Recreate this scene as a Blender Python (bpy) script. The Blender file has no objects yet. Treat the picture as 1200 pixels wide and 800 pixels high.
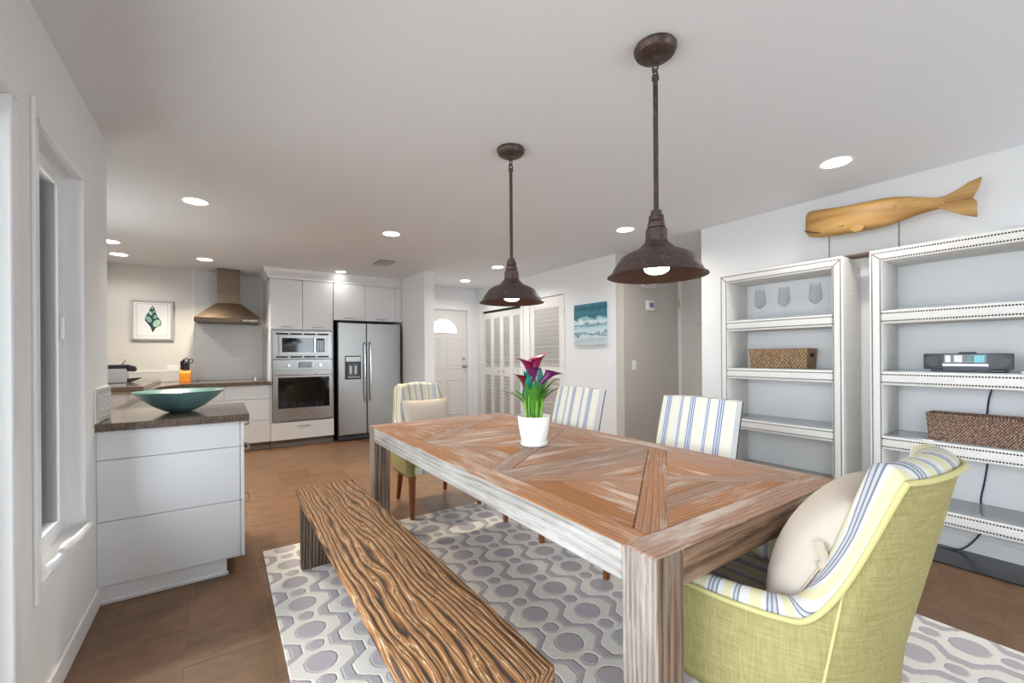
import bpy, bmesh, math, random
from mathutils import Vector, Matrix
random.seed(7)
sc = bpy.context.scene
C = sc.collection
PI = math.pi

# ---------------------------------------------------------------- camera
YAW, ROLL, FPX, CY = 0.59789, -0.0068105, 501.1, 415.08
F_ = Vector((math.sin(YAW), math.cos(YAW), 0))
R0 = Vector((math.cos(YAW), -math.sin(YAW), 0))
R_ = R0 * math.cos(ROLL) + Vector((0, 0, 1)) * math.sin(ROLL)
U_ = R_.cross(F_)
cam = bpy.data.objects.new('camera', bpy.data.cameras.new('camera'))
C.objects.link(cam)
cam.data.sensor_width = 36
cam.data.lens = FPX / 1200 * 36
cam.data.shift_y = (CY - 400) / 1200
cam.data.clip_start = 0.02
cam.matrix_world = Matrix(((R_.x, U_.x, -F_.x, 0), (R_.y, U_.y, -F_.y, 0), (R_.z, U_.z, -F_.z, 1.25), (0, 0, 0, 1)))
sc.camera = cam

# ---------------------------------------------------------------- world, exposure
w = bpy.data.worlds.new('world'); sc.world = w; w.use_nodes = True
w.node_tree.nodes['Background'].inputs[0].default_value = (0.83, 0.92, 1.0, 1)
w.node_tree.nodes['Background'].inputs[1].default_value = 8.2
sc.view_settings.view_transform = 'Standard'
sc.view_settings.look = 'None'
sc.view_settings.gamma = 1
sc.view_settings.use_curve_mapping = False
sc.view_settings.exposure = 0.07
sc.cycles.max_bounces = 10
sc.cycles.diffuse_bounces = 5
sc.cycles.sample_clamp_indirect = 6
sc.cycles.caustics_reflective = False
sc.cycles.caustics_refractive = False

CAN_POWER, CAN_COL, WARM = 7.5, (1.0, 0.95, 0.88), (1.0, 0.88, 0.70)
PEND_POWER = 3.0
def portal(name, loc, rot, sx, sy):
    l = bpy.data.lights.new(name, 'AREA'); l.shape = 'RECTANGLE'; l.size = sx; l.size_y = sy
    l.cycles.is_portal = True
    o = bpy.data.objects.new(name, l); C.objects.link(o); o.location = loc; o.rotation_euler = rot
portal('portal_sliding_door', (-0.66, 0.17, 1.02), (0, -PI/2, 0), 2.04, 3.54)
portal('portal_back_opening', (2.9, -3.26, 1.1), (PI/2, 0, 0), 1.4, 2.1)  # guides sky through the unseen opening behind the camera
portal('portal_added_window', (-1.36, 4.6, 1.6), (0, -PI/2, 0), 1.0, 1.6)  # guides sky through the opening added for kitchen daylight

# ---------------------------------------------------------------- materials
def hexc(r, g, b):
    f = lambda c: (c / 255 / 12.92) if c / 255 <= 0.04045 else ((c / 255 + 0.055) / 1.055) ** 2.4
    return (f(r), f(g), f(b), 1)
M = {}
def nt(name):
    m = bpy.data.materials.new(name); m.use_nodes = True; M[name] = m
    return m, m.node_tree, m.node_tree.nodes['Principled BSDF']
def N(t, typ, **kw):
    n = t.nodes.new(typ)
    for k, v in kw.items():
        if k.startswith('i_'):
            n.inputs[k[2:].replace('_', ' ')].default_value = v
        else: setattr(n, k, v)
    return n
def L(t, a, b): t.links.new(a, b)
def flat(name, col, rough=0.5, metal=0, spec=0.5, bump=0, bscale=200, var=0, emit=None, es=0, sheen=0):
    m, t, p = nt(name)
    p.inputs['Base Color'].default_value = col
    p.inputs['Roughness'].default_value = rough
    p.inputs['Metallic'].default_value = metal
    p.inputs['Specular IOR Level'].default_value = spec
    if sheen: p.inputs['Sheen Weight'].default_value = sheen
    if emit:
        p.inputs['Emission Color'].default_value = emit; p.inputs['Emission Strength'].default_value = es
    if bump or var:
        tc = N(t, 'ShaderNodeTexCoord'); no = N(t, 'ShaderNodeTexNoise', i_Scale=bscale, i_Detail=4.0)
        L(t, tc.outputs['Object'], no.inputs['Vector'])
        if bump:
            b = N(t, 'ShaderNodeBump', i_Strength=bump, i_Distance=0.003)
            L(t, no.outputs[0], b.inputs['Height']); L(t, b.outputs[0], p.inputs['Normal'])
        if var:
            mx = N(t, 'ShaderNodeMix', data_type='RGBA')
            mx.inputs[6].default_value = tuple(c * (1 - var) for c in col[:3]) + (1,)
            mx.inputs[7].default_value = tuple(min(1, c * (1 + var)) for c in col[:3]) + (1,)
            L(t, no.outputs[0], mx.inputs[0]); L(t, mx.outputs[2], p.inputs['Base Color'])
    return m
def ramp(t, stops, interp='LINEAR'):
    r = N(t, 'ShaderNodeValToRGB'); r.color_ramp.interpolation = interp
    e = r.color_ramp.elements
    while len(e) < len(stops): e.new(0.5)
    for k, (pos, col) in enumerate(stops):
        e[k].position = pos; e[k].color = col
    return r
def wood(name, axis, stops, ring=7.0, stretch=9.0, dist=5.0, fine=60.0, lime=None, lime_amt=(0.55, 0.75), rough=0.6, bump=0.4, tint=0.0, detail=2.5, lin=40.0, pore=0.35, ns=0.9):
    """grain runs along the object's own axis"""
    m, t, p = nt(name)
    tc = N(t, 'ShaderNodeTexCoord'); oi = N(t, 'ShaderNodeObjectInfo')
    off = N(t, 'ShaderNodeVectorMath', operation='SCALE'); off.inputs[0].default_value = (7.3, 11.1, 5.7)
    L(t, oi.outputs['Random'], off.inputs['Scale'])
    add = N(t, 'ShaderNodeVectorMath', operation='ADD')
    mp = N(t, 'ShaderNodeMapping')
    s = [stretch] * 3; s['XYZ'.index(axis)] = 1.0
    mp.inputs['Scale'].default_value = s
    L(t, tc.outputs['Object'], mp.inputs['Vector']); L(t, mp.outputs[0], add.inputs[0]); L(t, off.outputs[0], add.inputs[1])
    n1 = N(t, 'ShaderNodeTexNoise', i_Scale=ns, i_Detail=detail, i_Roughness=0.5)
    L(t, add.outputs[0], n1.inputs['Vector'])
    mul = N(t, 'ShaderNodeMath', operation='MULTIPLY'); mul.inputs[1].default_value = ring
    L(t, n1.outputs[0], mul.inputs[0])
    # fine fibre noise
    mp2 = N(t, 'ShaderNodeMapping'); s2 = [fine * 3] * 3; s2['XYZ'.index(axis)] = fine / 12
    mp2.inputs['Scale'].default_value = s2
    L(t, tc.outputs['Object'], mp2.inputs['Vector'])
    n2 = N(t, 'ShaderNodeTexNoise', i_Scale=1.0, i_Detail=3.0); L(t, mp2.outputs[0], n2.inputs['Vector'])
    dt = N(t, 'ShaderNodeVectorMath', operation='DOT_PRODUCT'); wv_ = [lin * 0.83, lin * 1.0, lin * 0.61]; wv_['XYZ'.index(axis)] = 0.0
    dt.inputs[1].default_value = wv_; L(t, tc.outputs['Object'], dt.inputs[0])
    sm = N(t, 'ShaderNodeMath', operation='ADD'); L(t, dt.outputs['Value'], sm.inputs[0]); L(t, mul.outputs[0], sm.inputs[1])
    ad2 = N(t, 'ShaderNodeMath', operation='MULTIPLY_ADD'); ad2.inputs[1].default_value = 0.9
    L(t, n2.outputs[0], ad2.inputs[0]); L(t, sm.outputs[0], ad2.inputs[2])
    pp = N(t, 'ShaderNodeMath', operation='PINGPONG'); pp.inputs[1].default_value = 1.0
    L(t, ad2.outputs[0], pp.inputs[0])
    r = ramp(t, stops); L(t, pp.outputs[0], r.inputs[0])
    pr_ = N(t, 'ShaderNodeMapRange'); pr_.inputs['From Min'].default_value = 0.36; pr_.inputs['From Max'].default_value = 0.56
    pr_.inputs['To Min'].default_value = 1 - pore; pr_.inputs['To Max'].default_value = 1.0; L(t, n2.outputs[0], pr_.inputs['Value'])
    pm = N(t, 'ShaderNodeMix', data_type='RGBA', blend_type='MULTIPLY'); pm.inputs[0].default_value = 1.0
    L(t, r.outputs[0], pm.inputs[6]); L(t, pr_.outputs[0], pm.inputs[7])
    colout = pm.outputs[2]
    if lime:
        mp3 = N(t, 'ShaderNodeMapping'); s3 = [16.0] * 3; s3['XYZ'.index(axis)] = 3.0
        mp3.inputs['Scale'].default_value = s3
        L(t, tc.outputs['Object'], mp3.inputs['Vector'])
        ad3 = N(t, 'ShaderNodeVectorMath', operation='ADD'); L(t, mp3.outputs[0], ad3.inputs[0]); L(t, off.outputs[0], ad3.inputs[1])
        n3 = N(t, 'ShaderNodeTexNoise', i_Scale=0.7, i_Detail=5.0, i_Roughness=0.65); L(t, ad3.outputs[0], n3.inputs['Vector'])
        rr = ramp(t, [(lime_amt[0], (0, 0, 0, 1)), (lime_amt[1], (1, 1, 1, 1))]); 
        mm = N(t, 'ShaderNodeMath', operation='MULTIPLY_ADD'); mm.inputs[1].default_value = 0.25
        L(t, n2.outputs[0], mm.inputs[0]); L(t, n3.outputs[0], mm.inputs[2]); 
        sb = N(t, 'ShaderNodeMath', operation='SUBTRACT'); sb.inputs[1].default_value = 0.125
        L(t, mm.outputs[0], sb.inputs[0]); L(t, sb.outputs[0], rr.inputs[0])
        mx = N(t, 'ShaderNodeMix', data_type='RGBA'); mx.inputs[7].default_value = lime
        L(t, rr.outputs[0], mx.inputs[0]); L(t, colout, mx.inputs[6]); colout = mx.outputs[2]
    if tint:
        hs = N(t, 'ShaderNodeHueSaturation'); ma = N(t, 'ShaderNodeMath', operation='MULTIPLY_ADD')
        ma.inputs[1].default_value = tint; ma.inputs[2].default_value = 1 - tint / 2
        L(t, oi.outputs['Random'], ma.inputs[0]); L(t, ma.outputs[0], hs.inputs['Value'])
        sa = N(t, 'ShaderNodeMath', operation='MULTIPLY_ADD'); sa.inputs[1].default_value = tint * 1.6; sa.inputs[2].default_value = 1 - tint * 0.7
        fr2 = N(t, 'ShaderNodeMath', operation='FRACT'); m7 = N(t, 'ShaderNodeMath', operation='MULTIPLY'); m7.inputs[1].default_value = 7.7
        L(t, oi.outputs['Random'], m7.inputs[0]); L(t, m7.outputs[0], fr2.inputs[0]); L(t, fr2.outputs[0], sa.inputs[0]); L(t, sa.outputs[0], hs.inputs['Saturation'])
        L(t, colout, hs.inputs['Color']); colout = hs.outputs[0]
    L(t, colout, p.inputs['Base Color'])
    p.inputs['Roughness'].default_value = rough
    b = N(t, 'ShaderNodeBump', i_Strength=bump, i_Distance=0.004)
    hm = N(t, 'ShaderNodeMath', operation='MULTIPLY_ADD'); hm.inputs[1].default_value = 0.5
    L(t, n2.outputs[0], hm.inputs[0]); L(t, pp.outputs[0], hm.inputs[2])
    L(t, hm.outputs[0], b.inputs['Height']); L(t, b.outputs[0], p.inputs['Normal'])
    return m
def weave(name, c1, c2, scale=260, rough=0.9, bump=0.5):
    """linen: crossed thread noise"""
    m, t, p = nt(name)
    tc = N(t, 'ShaderNodeTexCoord')
    outs = []
    for sv in ((scale, scale, scale * 0.06), (scale * 0.06, scale * 0.06, scale)):
        mp = N(t, 'ShaderNodeMapping'); mp.inputs['Scale'].default_value = sv
        L(t, tc.outputs['Object'], mp.inputs['Vector'])
        n = N(t, 'ShaderNodeTexNoise', i_Scale=1.0, i_Detail=2.0); L(t, mp.outputs[0], n.inputs['Vector']); outs.append(n.outputs[0])
    a = N(t, 'ShaderNodeMath', operation='ADD'); L(t, outs[0], a.inputs[0]); L(t, outs[1], a.inputs[1])
    r = ramp(t, [(0.30, c1), (0.72, c2)])
    h = N(t, 'ShaderNodeMath', operation='MULTIPLY'); h.inputs[1].default_value = 0.5
    L(t, a.outputs[0], h.inputs[0]); L(t, h.outputs[0], r.inputs[0]); L(t, r.outputs[0], p.inputs['Base Color'])
    p.inputs['Roughness'].default_value = rough; p.inputs['Specular IOR Level'].default_value = 0.2
    b = N(t, 'ShaderNodeBump', i_Strength=bump, i_Distance=0.002); L(t, h.outputs[0], b.inputs['Height']); L(t, b.outputs[0], p.inputs['Normal'])
    return m
def stripes(name, pal=None):
    """upholstery stripes along UV.x in metres"""
    m, t, p = nt(name)
    uv = N(t, 'ShaderNodeUVMap'); sx = N(t, 'ShaderNodeSeparateXYZ'); L(t, uv.outputs[0], sx.inputs[0])
    d = N(t, 'ShaderNodeMath', operation='DIVIDE'); d.inputs[1].default_value = 0.165; L(t, sx.outputs[0], d.inputs[0])
    fr = N(t, 'ShaderNodeMath', operation='FRACT'); L(t, d.outputs[0], fr.inputs[0])
    W, Y, B, LB = hexc(226, 225, 222), hexc(233, 228, 208), hexc(112, 122, 154), hexc(198, 205, 217)
    if pal: W, Y, B, LB = pal
    r = ramp(t, [(0, W), (.09, Y), (.30, W), (.37, B), (.40, LB), (.445, B), (.475, LB), (.53, B), (.56, W), (.66, Y), (.80, W), (.84, B), (.865, LB), (.91, B), (.935, W)], 'CONSTANT')
    L(t, fr.outputs[0], r.inputs[0])
    tc = N(t, 'ShaderNodeTexCoord'); n = N(t, 'ShaderNodeTexNoise', i_Scale=420.0, i_Detail=2.0); L(t, tc.outputs['Object'], n.inputs['Vector'])
    mx = N(t, 'ShaderNodeMix', data_type='RGBA', blend_type='MULTIPLY'); mx.inputs[0].default_value = 0.22
    L(t, r.outputs[0], mx.inputs[6]); L(t, n.outputs[0], mx.inputs[7]); L(t, mx.outputs[2], p.inputs['Base Color'])
    p.inputs['Roughness'].default_value = 0.85; p.inputs['Specular IOR Level'].default_value = 0.2
    b = N(t, 'ShaderNodeBump', i_Strength=0.25, i_Distance=0.001); L(t, n.outputs[0], b.inputs['Height']); L(t, b.outputs[0], p.inputs['Normal'])
    return m
def glass(name, tint=(1, 1, 1, 1), gloss=1.0, rough=0.0):
    m = bpy.data.materials.new(name); m.use_nodes = True; M[name] = m; t = m.node_tree
    t.nodes.remove(t.nodes['Principled BSDF'])
    tr = N(t, 'ShaderNodeBsdfTransparent'); tr.inputs[0].default_value = tint
    gl = N(t, 'ShaderNodeBsdfGlossy'); gl.inputs['Roughness'].default_value = rough
    fz = N(t, 'ShaderNodeLayerWeight', i_Blend=0.12); mul = N(t, 'ShaderNodeMath', operation='MULTIPLY'); mul.inputs[1].default_value = gloss
    mx = N(t, 'ShaderNodeMixShader'); L(t, fz.outputs[0], mul.inputs[0]); L(t, mul.outputs[0], mx.inputs[0])
    L(t, tr.outputs[0], mx.inputs[1]); L(t, gl.outputs[0], mx.inputs[2]); L(t, mx.outputs[0], t.nodes['Material Output'].inputs[0])
    return m
def steel(name, axis='Z', col=(0.40, 0.395, 0.385, 1), rough=0.3):
    m, t, p = nt(name)
    p.inputs['Metallic'].default_value = 1; p.inputs['Base Color'].default_value = col
    tc = N(t, 'ShaderNodeTexCoord'); mp = N(t, 'ShaderNodeMapping'); s = [500.0] * 3; s['XYZ'.index(axis)] = 4.0
    mp.inputs['Scale'].default_value = s; L(t, tc.outputs['Object'], mp.inputs['Vector'])
    n = N(t, 'ShaderNodeTexNoise', i_Scale=1.0, i_Detail=2.0); L(t, mp.outputs[0], n.inputs['Vector'])
    ma = N(t, 'ShaderNodeMath', operation='MULTIPLY_ADD'); ma.inputs[1].default_value = 0.18; ma.inputs[2].default_value = rough - 0.08
    L(t, n.outputs[0], ma.inputs[0]); L(t, ma.outputs[0], p.inputs['Roughness'])
    return m
def wicker(name, c1, c2, c3, axis_h, axis_v, sc_=110):
    m, t, p = nt(name)
    tc = N(t, 'ShaderNodeTexCoord'); sp = N(t, 'ShaderNodeSeparateXYZ'); L(t, tc.outputs['Object'], sp.inputs[0])
    def sn(o, f):
        a = N(t, 'ShaderNodeMath', operation='MULTIPLY'); a.inputs[1].default_value = f; L(t, o, a.inputs[0])
        s = N(t, 'ShaderNodeMath', operation='SINE'); L(t, a.outputs[0], s.inputs[0]); return s.outputs[0]
    hh = N(t, 'ShaderNodeMath', operation='ADD'); L(t, sp.outputs[0], hh.inputs[0]); L(t, sp.outputs[1], hh.inputs[1])
    a, b = sn(hh.outputs[0], 2 * PI * sc_), sn(sp.outputs[2], 2 * PI * sc_ * 0.75)
    mu = N(t, 'ShaderNodeMath', operation='MULTIPLY'); L(t, a, mu.inputs[0]); L(t, b, mu.inputs[1])
    n = N(t, 'ShaderNodeTexNoise', i_Scale=90.0, i_Detail=3.0); L(t, tc.outputs['Object'], n.inputs['Vector'])
    ma = N(t, 'ShaderNodeMath', operation='MULTIPLY_ADD'); ma.inputs[1].default_value = 0.28; L(t, mu.outputs[0], ma.inputs[0]); L(t, n.outputs[0], ma.inputs[2])
    r = ramp(t, [(0.22, c1), (0.5, c2), (0.8, c3)]); L(t, ma.outputs[0], r.inputs[0]); L(t, r.outputs[0], p.inputs['Base Color'])
    bp = N(t, 'ShaderNodeBump', i_Strength=0.9, i_Distance=0.006); L(t, ma.outputs[0], bp.inputs['Height']); L(t, bp.outputs[0], p.inputs['Normal'])
    p.inputs['Roughness'].default_value = 0.6
    return m

flat('wall_paint', hexc(230, 231, 232), 0.6, spec=0.2, bump=0.05, bscale=150)
flat('corridor_paint', hexc(196, 191, 185), 0.6, spec=0.2)  # darker wall colour: the corridor's shade is put into it
flat('kitchen_paint', hexc(214, 212, 208), 0.6, spec=0.2, bump=0.05, bscale=150)
flat('ceiling_paint', hexc(229, 231, 235), 0.7, spec=0.15, bump=0.06, bscale=120)
flat('white_trim', hexc(232, 232, 232), 0.35)
flat('door_paint', hexc(226, 224, 220), 0.4)
flat('cabinet_white', hexc(226, 228, 230), 0.3)
flat('toe_grey', hexc(120, 112, 106), 0.5)
flat('dark_gap', hexc(28, 28, 30), 0.8)
flat('siding', hexc(40, 42, 45), 0.7)
flat('bounce_ground', hexc(196, 192, 184), 0.9)  # pale so the ground outside reflects daylight up into the room
flat('grout', hexc(158, 138, 122), 0.9)
flat('black_plastic', hexc(26, 26, 30), 0.35)
flat('charcoal_plastic', hexc(58, 62, 70), 0.4)
flat('chrome', (0.75, 0.75, 0.75, 1), 0.2, 1)
flat('brass', (0.75, 0.52, 0.25, 1), 0.3, 1)
flat('nickel', (0.45, 0.43, 0.42, 1), 0.3, 1)
flat('plate_white', hexc(236, 236, 234), 0.35)
flat('pot_white', hexc(240, 240, 238), 0.25)
flat('soil', hexc(50, 38, 30), 0.95, bump=0.8, bscale=80)
flat('leaf_green', hexc(62, 118, 34), 0.4, var=0.35, bscale=30)
flat('leaf_teal', hexc(34, 128, 112), 0.4, var=0.35, bscale=30)
flat('stem_green', hexc(110, 160, 50), 0.45, var=0.2, bscale=30)
flat('calla_magenta', hexc(122, 14, 64), 0.4, var=0.35, bscale=40)
flat('calla_purple', hexc(96, 24, 84), 0.4, var=0.35, bscale=40)
flat('calla_red', hexc(110, 24, 34), 0.4, var=0.35, bscale=40)
flat('leg_wood', hexc(116, 62, 26), 0.35, var=0.25, bscale=25)
flat('cushion_linen', hexc(184, 173, 161), 0.9, bump=0.25, bscale=300, spec=0.2)
flat('cushion_tie', hexc(176, 162, 146), 0.9, bump=0.25, bscale=300, spec=0.2)
flat('piping_yellow', hexc(190, 182, 126), 0.8, spec=0.2)
flat('nail', hexc(46, 42, 40), 0.5)
flat('screen_reflection', hexc(40, 120, 140), 0.2, emit=hexc(90, 190, 190), es=0.5)  # glowing colour standing in for a reflection on the dark screen
flat('screen_dark', hexc(16, 22, 40), 0.08)
flat('silver_plastic', hexc(190, 192, 196), 0.3, 0.4)
flat('knife_block', hexc(226, 138, 40), 0.4, var=0.15, bscale=20)
flat('paper', hexc(236, 238, 238), 0.8)
flat('art_teal', hexc(120, 170, 160), 0.7, var=0.25, bscale=40)
flat('art_mint', hexc(170, 205, 185), 0.7, var=0.2, bscale=40)
flat('art_ink', hexc(36, 58, 60), 0.7)
flat('silver_frame', (0.55, 0.53, 0.5, 1), 0.4, 0.8)
flat('whale_dark', hexc(58, 42, 22), 0.7)
flat('rod_metal', hexc(130, 126, 120), 0.4, 0.6)
flat('base_wood', hexc(92, 72, 60), 0.5)
flat('cable', hexc(40, 44, 70), 0.5)
flat('shelf_glass_top', hexc(150, 156, 160), 0.08, spec=0.6)
flat('can_trim', hexc(238, 238, 236), 0.4)
flat('can_glow', (1, 1, 1, 1), 0.5, emit=(1.0, 0.93, 0.82, 1), es=9)
flat('bulb_glow', (1, 1, 1, 1), 0.3, emit=(1.0, 0.95, 0.86, 1), es=9)
flat('bulb_neck', hexc(220, 214, 204), 0.3)
flat('tile_stick', hexc(206, 208, 208), 0.2, var=0.12, bscale=14)
flat('oven_black', hexc(44, 41, 43), 0.25)
flat('oven_glass', hexc(10, 12, 18), 0.06, spec=0.7)
weave('yellow_linen', hexc(136, 127, 76), hexc(168, 159, 112), 230)
weave('shelf_linen', hexc(222, 219, 214), hexc(243, 241, 238), 330, bump=0.35)
stripes('stripes')
stripes('stripes_host', (hexc(206, 205, 203), hexc(208, 200, 162), hexc(122, 123, 132), hexc(182, 184, 190)))
glass('window_glass', gloss=0.9); glass('stem_glass', (0.985, 0.99, 0.99, 1), 0.55, 0.05)
steel('steel', 'X'); steel('steel_v', 'Z', rough=0.32); steel('steel_brown_reflection', 'X', (0.24, 0.18, 0.135, 1), 0.26)  # hood steel: brown reflection of the floor put into its base colour
steel('handle_steel', 'Z', (0.7, 0.7, 0.72, 1), 0.2)
flat('glass_tile', hexc(212, 214, 214), 0.08, var=0.05, bscale=9)
wicker('wicker_light', hexc(86, 58, 36), hexc(160, 124, 88), hexc(206, 176, 138), 1, 2, 45)
wicker('wicker_dark', hexc(58, 38, 28), hexc(122, 92, 74), hexc(188, 160, 140), 1, 2, 75)
TW = [(0.0, hexc(112, 76, 52)), (0.3, hexc(148, 102, 70)), (0.7, hexc(166, 119, 86)), (1.0, hexc(134, 92, 62))]
LIME = hexc(178, 162, 150)
PALE = [(0, hexc(116, 109, 103)), (0.4, hexc(146, 140, 134)), (1, hexc(158, 152, 147))]
wood('table_top_x', 'X', TW, ring=6, stretch=8, lime=LIME, lime_amt=(0.52, 0.70), rough=0.55, bump=0.3, tint=0.32, lin=110, detail=2, fine=90, pore=0.3)
wood('table_pale_y', 'Y', PALE, ring=6, stretch=8, lime=hexc(172, 168, 163), lime_amt=(0.42, 0.66), rough=0.7, bump=0.5, lin=110, detail=1.5, pore=0.22, fine=90)  # paler wood for the long aprons
wood('table_pale_z', 'Z', [(0, hexc(106, 93, 83)), (0.4, hexc(134, 121, 110)), (1, hexc(150, 138, 128))], ring=5, stretch=8, lime=hexc(168, 160, 152), lime_amt=(0.45, 0.72), rough=0.7, bump=0.5, lin=130, detail=1.5, pore=0.35, fine=90)  # paler wood for the x-facing leg sides
wood('table_brown_x', 'X', [(0, hexc(84, 62, 46)), (0.4, hexc(122, 92, 68)), (1, hexc(146, 114, 88))], ring=6, stretch=8, lime=hexc(160, 134, 114), lime_amt=(0.55, 0.8), rough=0.65, bump=0.5, lin=70, detail=1.5, pore=0.45)
wood('table_brown_z', 'Z', [(0, hexc(84, 66, 54)), (0.4, hexc(118, 94, 76)), (1, hexc(140, 116, 96))], ring=5, stretch=8, lime=hexc(150, 136, 124), lime_amt=(0.5, 0.8), rough=0.65, bump=0.5, lin=90, detail=1.5, pore=0.5)
BW = [(0.0, hexc(38, 30, 24)), (0.16, hexc(78, 56, 38)), (0.28, hexc(140, 92, 50)), (0.58, hexc(166, 114, 66)), (0.70, hexc(176, 126, 78)), (0.77, hexc(226, 202, 166)), (0.84, hexc(150, 102, 58)), (1.0, hexc(104, 72, 44))]
wood('bench_x', 'X', BW, ring=14, stretch=5, fine=80, rough=0.55, bump=0.6, detail=3.0, lin=80, pore=0.5, ns=1.15)
wood('bench_z', 'Z', [(0, hexc(40, 32, 26)), (0.45, hexc(84, 66, 50)), (0.8, hexc(136, 116, 94)), (1, hexc(72, 56, 42))], ring=10, stretch=8, fine=70, rough=0.55, bump=0.9, lin=110, pore=0.5)
wood('whale_wood', 'Y', [(0, hexc(150, 108, 52)), (0.5, hexc(172, 132, 72)), (1, hexc(184, 146, 86))], ring=4, stretch=8, rough=0.5, bump=0.1, lin=25, pore=0.2)

# floor tile: stone-look porcelain, streaked
def tile_mat():
    m, t, p = nt('floor_tile')
    tc = N(t, 'ShaderNodeTexCoord'); oi = N(t, 'ShaderNodeObjectInfo')
    off = N(t, 'ShaderNodeVectorMath', operation='SCALE'); off.inputs[0].default_value = (17.3, 11.1, 5.7); L(t, oi.outputs['Random'], off.inputs['Scale'])
    add = N(t, 'ShaderNodeVectorMath', operation='ADD'); mp = N(t, 'ShaderNodeMapping'); mp.inputs['Scale'].default_value = (7.0, 14.0, 7.0)
    L(t, tc.outputs['Object'], mp.inputs['Vector']); L(t, mp.outputs[0], add.inputs[0]); L(t, off.outputs[0], add.inputs[1])
    n = N(t, 'ShaderNodeTexNoise', i_Scale=1.0, i_Detail=7.0, i_Roughness=0.62); L(t, add.outputs[0], n.inputs['Vector'])
    n2 = N(t, 'ShaderNodeTexNoise', i_Scale=160.0, i_Detail=3.0); L(t, tc.outputs['Object'], n2.inputs['Vector'])
    ma = N(t, 'ShaderNodeMath', operation='MULTIPLY_ADD'); ma.inputs[1].default_value = 0.3; L(t, n2.outputs[0], ma.inputs[0]); L(t, n.outputs[0], ma.inputs[2])
    r = ramp(t, [(0.40, hexc(100, 74, 53)), (0.62, hexc(116, 86, 61)), (0.90, hexc(134, 102, 74))]); L(t, ma.outputs[0], r.inputs[0])
    hs = N(t, 'ShaderNodeHueSaturation'); m2 = N(t, 'ShaderNodeMath', operation='MULTIPLY_ADD'); m2.inputs[1].default_value = 0.22; m2.inputs[2].default_value = 0.89
    L(t, oi.outputs['Random'], m2.inputs[0]); L(t, m2.outputs[0], hs.inputs['Value']); L(t, r.outputs[0], hs.inputs['Color']); L(t, hs.outputs[0], p.inputs['Base Color'])
    p.inputs['Roughness'].default_value = 0.42
    b = N(t, 'ShaderNodeBump', i_Strength=0.12, i_Distance=0.002); L(t, ma.outputs[0], b.inputs['Height']); L(t, b.outputs[0], p.inputs['Normal'])
tile_mat()
def counter_mat():
    m, t, p = nt('counter_stone')
    tc = N(t, 'ShaderNodeTexCoord'); n = N(t, 'ShaderNodeTexNoise', i_Scale=180.0, i_Detail=4.0); L(t, tc.outputs['Object'], n.inputs['Vector'])
    r = ramp(t, [(0.35, hexc(70, 58, 50)), (0.7, hexc(128, 110, 96))]); L(t, n.outputs[0], r.inputs[0]); L(t, r.outputs[0], p.inputs['Base Color'])
    p.inputs['Roughness'].default_value = 0.12
counter_mat()
def bowl_mat():
    m, t, p = nt('bowl_glaze')
    tc = N(t, 'ShaderNodeTexCoord'); n = N(t, 'ShaderNodeTexNoise', i_Scale=9.0, i_Detail=5.0); L(t, tc.outputs['Object'], n.inputs['Vector'])
    r = ramp(t, [(0.3, hexc(84, 120, 114)), (0.6, hexc(112, 160, 160)), (0.8, hexc(140, 168, 152))]); L(t, n.outputs[0], r.inputs[0]); L(t, r.outputs[0], p.inputs['Base Color'])
    p.inputs['Roughness'].default_value = 0.3
bowl_mat()
def bronze_mat():
    m, t, p = nt('aged_bronze')
    tc = N(t, 'ShaderNodeTexCoord'); n = N(t, 'ShaderNodeTexNoise', i_Scale=60.0, i_Detail=6.0, i_Roughness=0.7); L(t, tc.outputs['Object'], n.inputs['Vector'])
    r = ramp(t, [(0.3, hexc(52, 42, 40)), (0.55, hexc(88, 72, 68)), (0.75, hexc(120, 96, 84))]); L(t, n.outputs[0], r.inputs[0]); L(t, r.outputs[0], p.inputs['Base Color'])
    p.inputs['Roughness'].default_value = 0.45; p.inputs['Metallic'].default_value = 0.55
    b = N(t, 'ShaderNodeBump', i_Strength=0.15, i_Distance=0.001); L(t, n.outputs[0], b.inputs['Height']); L(t, b.outputs[0], p.inputs['Normal'])
    m2, t2, p2 = nt('copper_inside')
    p2.inputs['Base Color'].default_value = hexc(82, 60, 50); p2.inputs['Roughness'].default_value = 0.5; p2.inputs['Metallic'].default_value = 0.4
bronze_mat()
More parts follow.
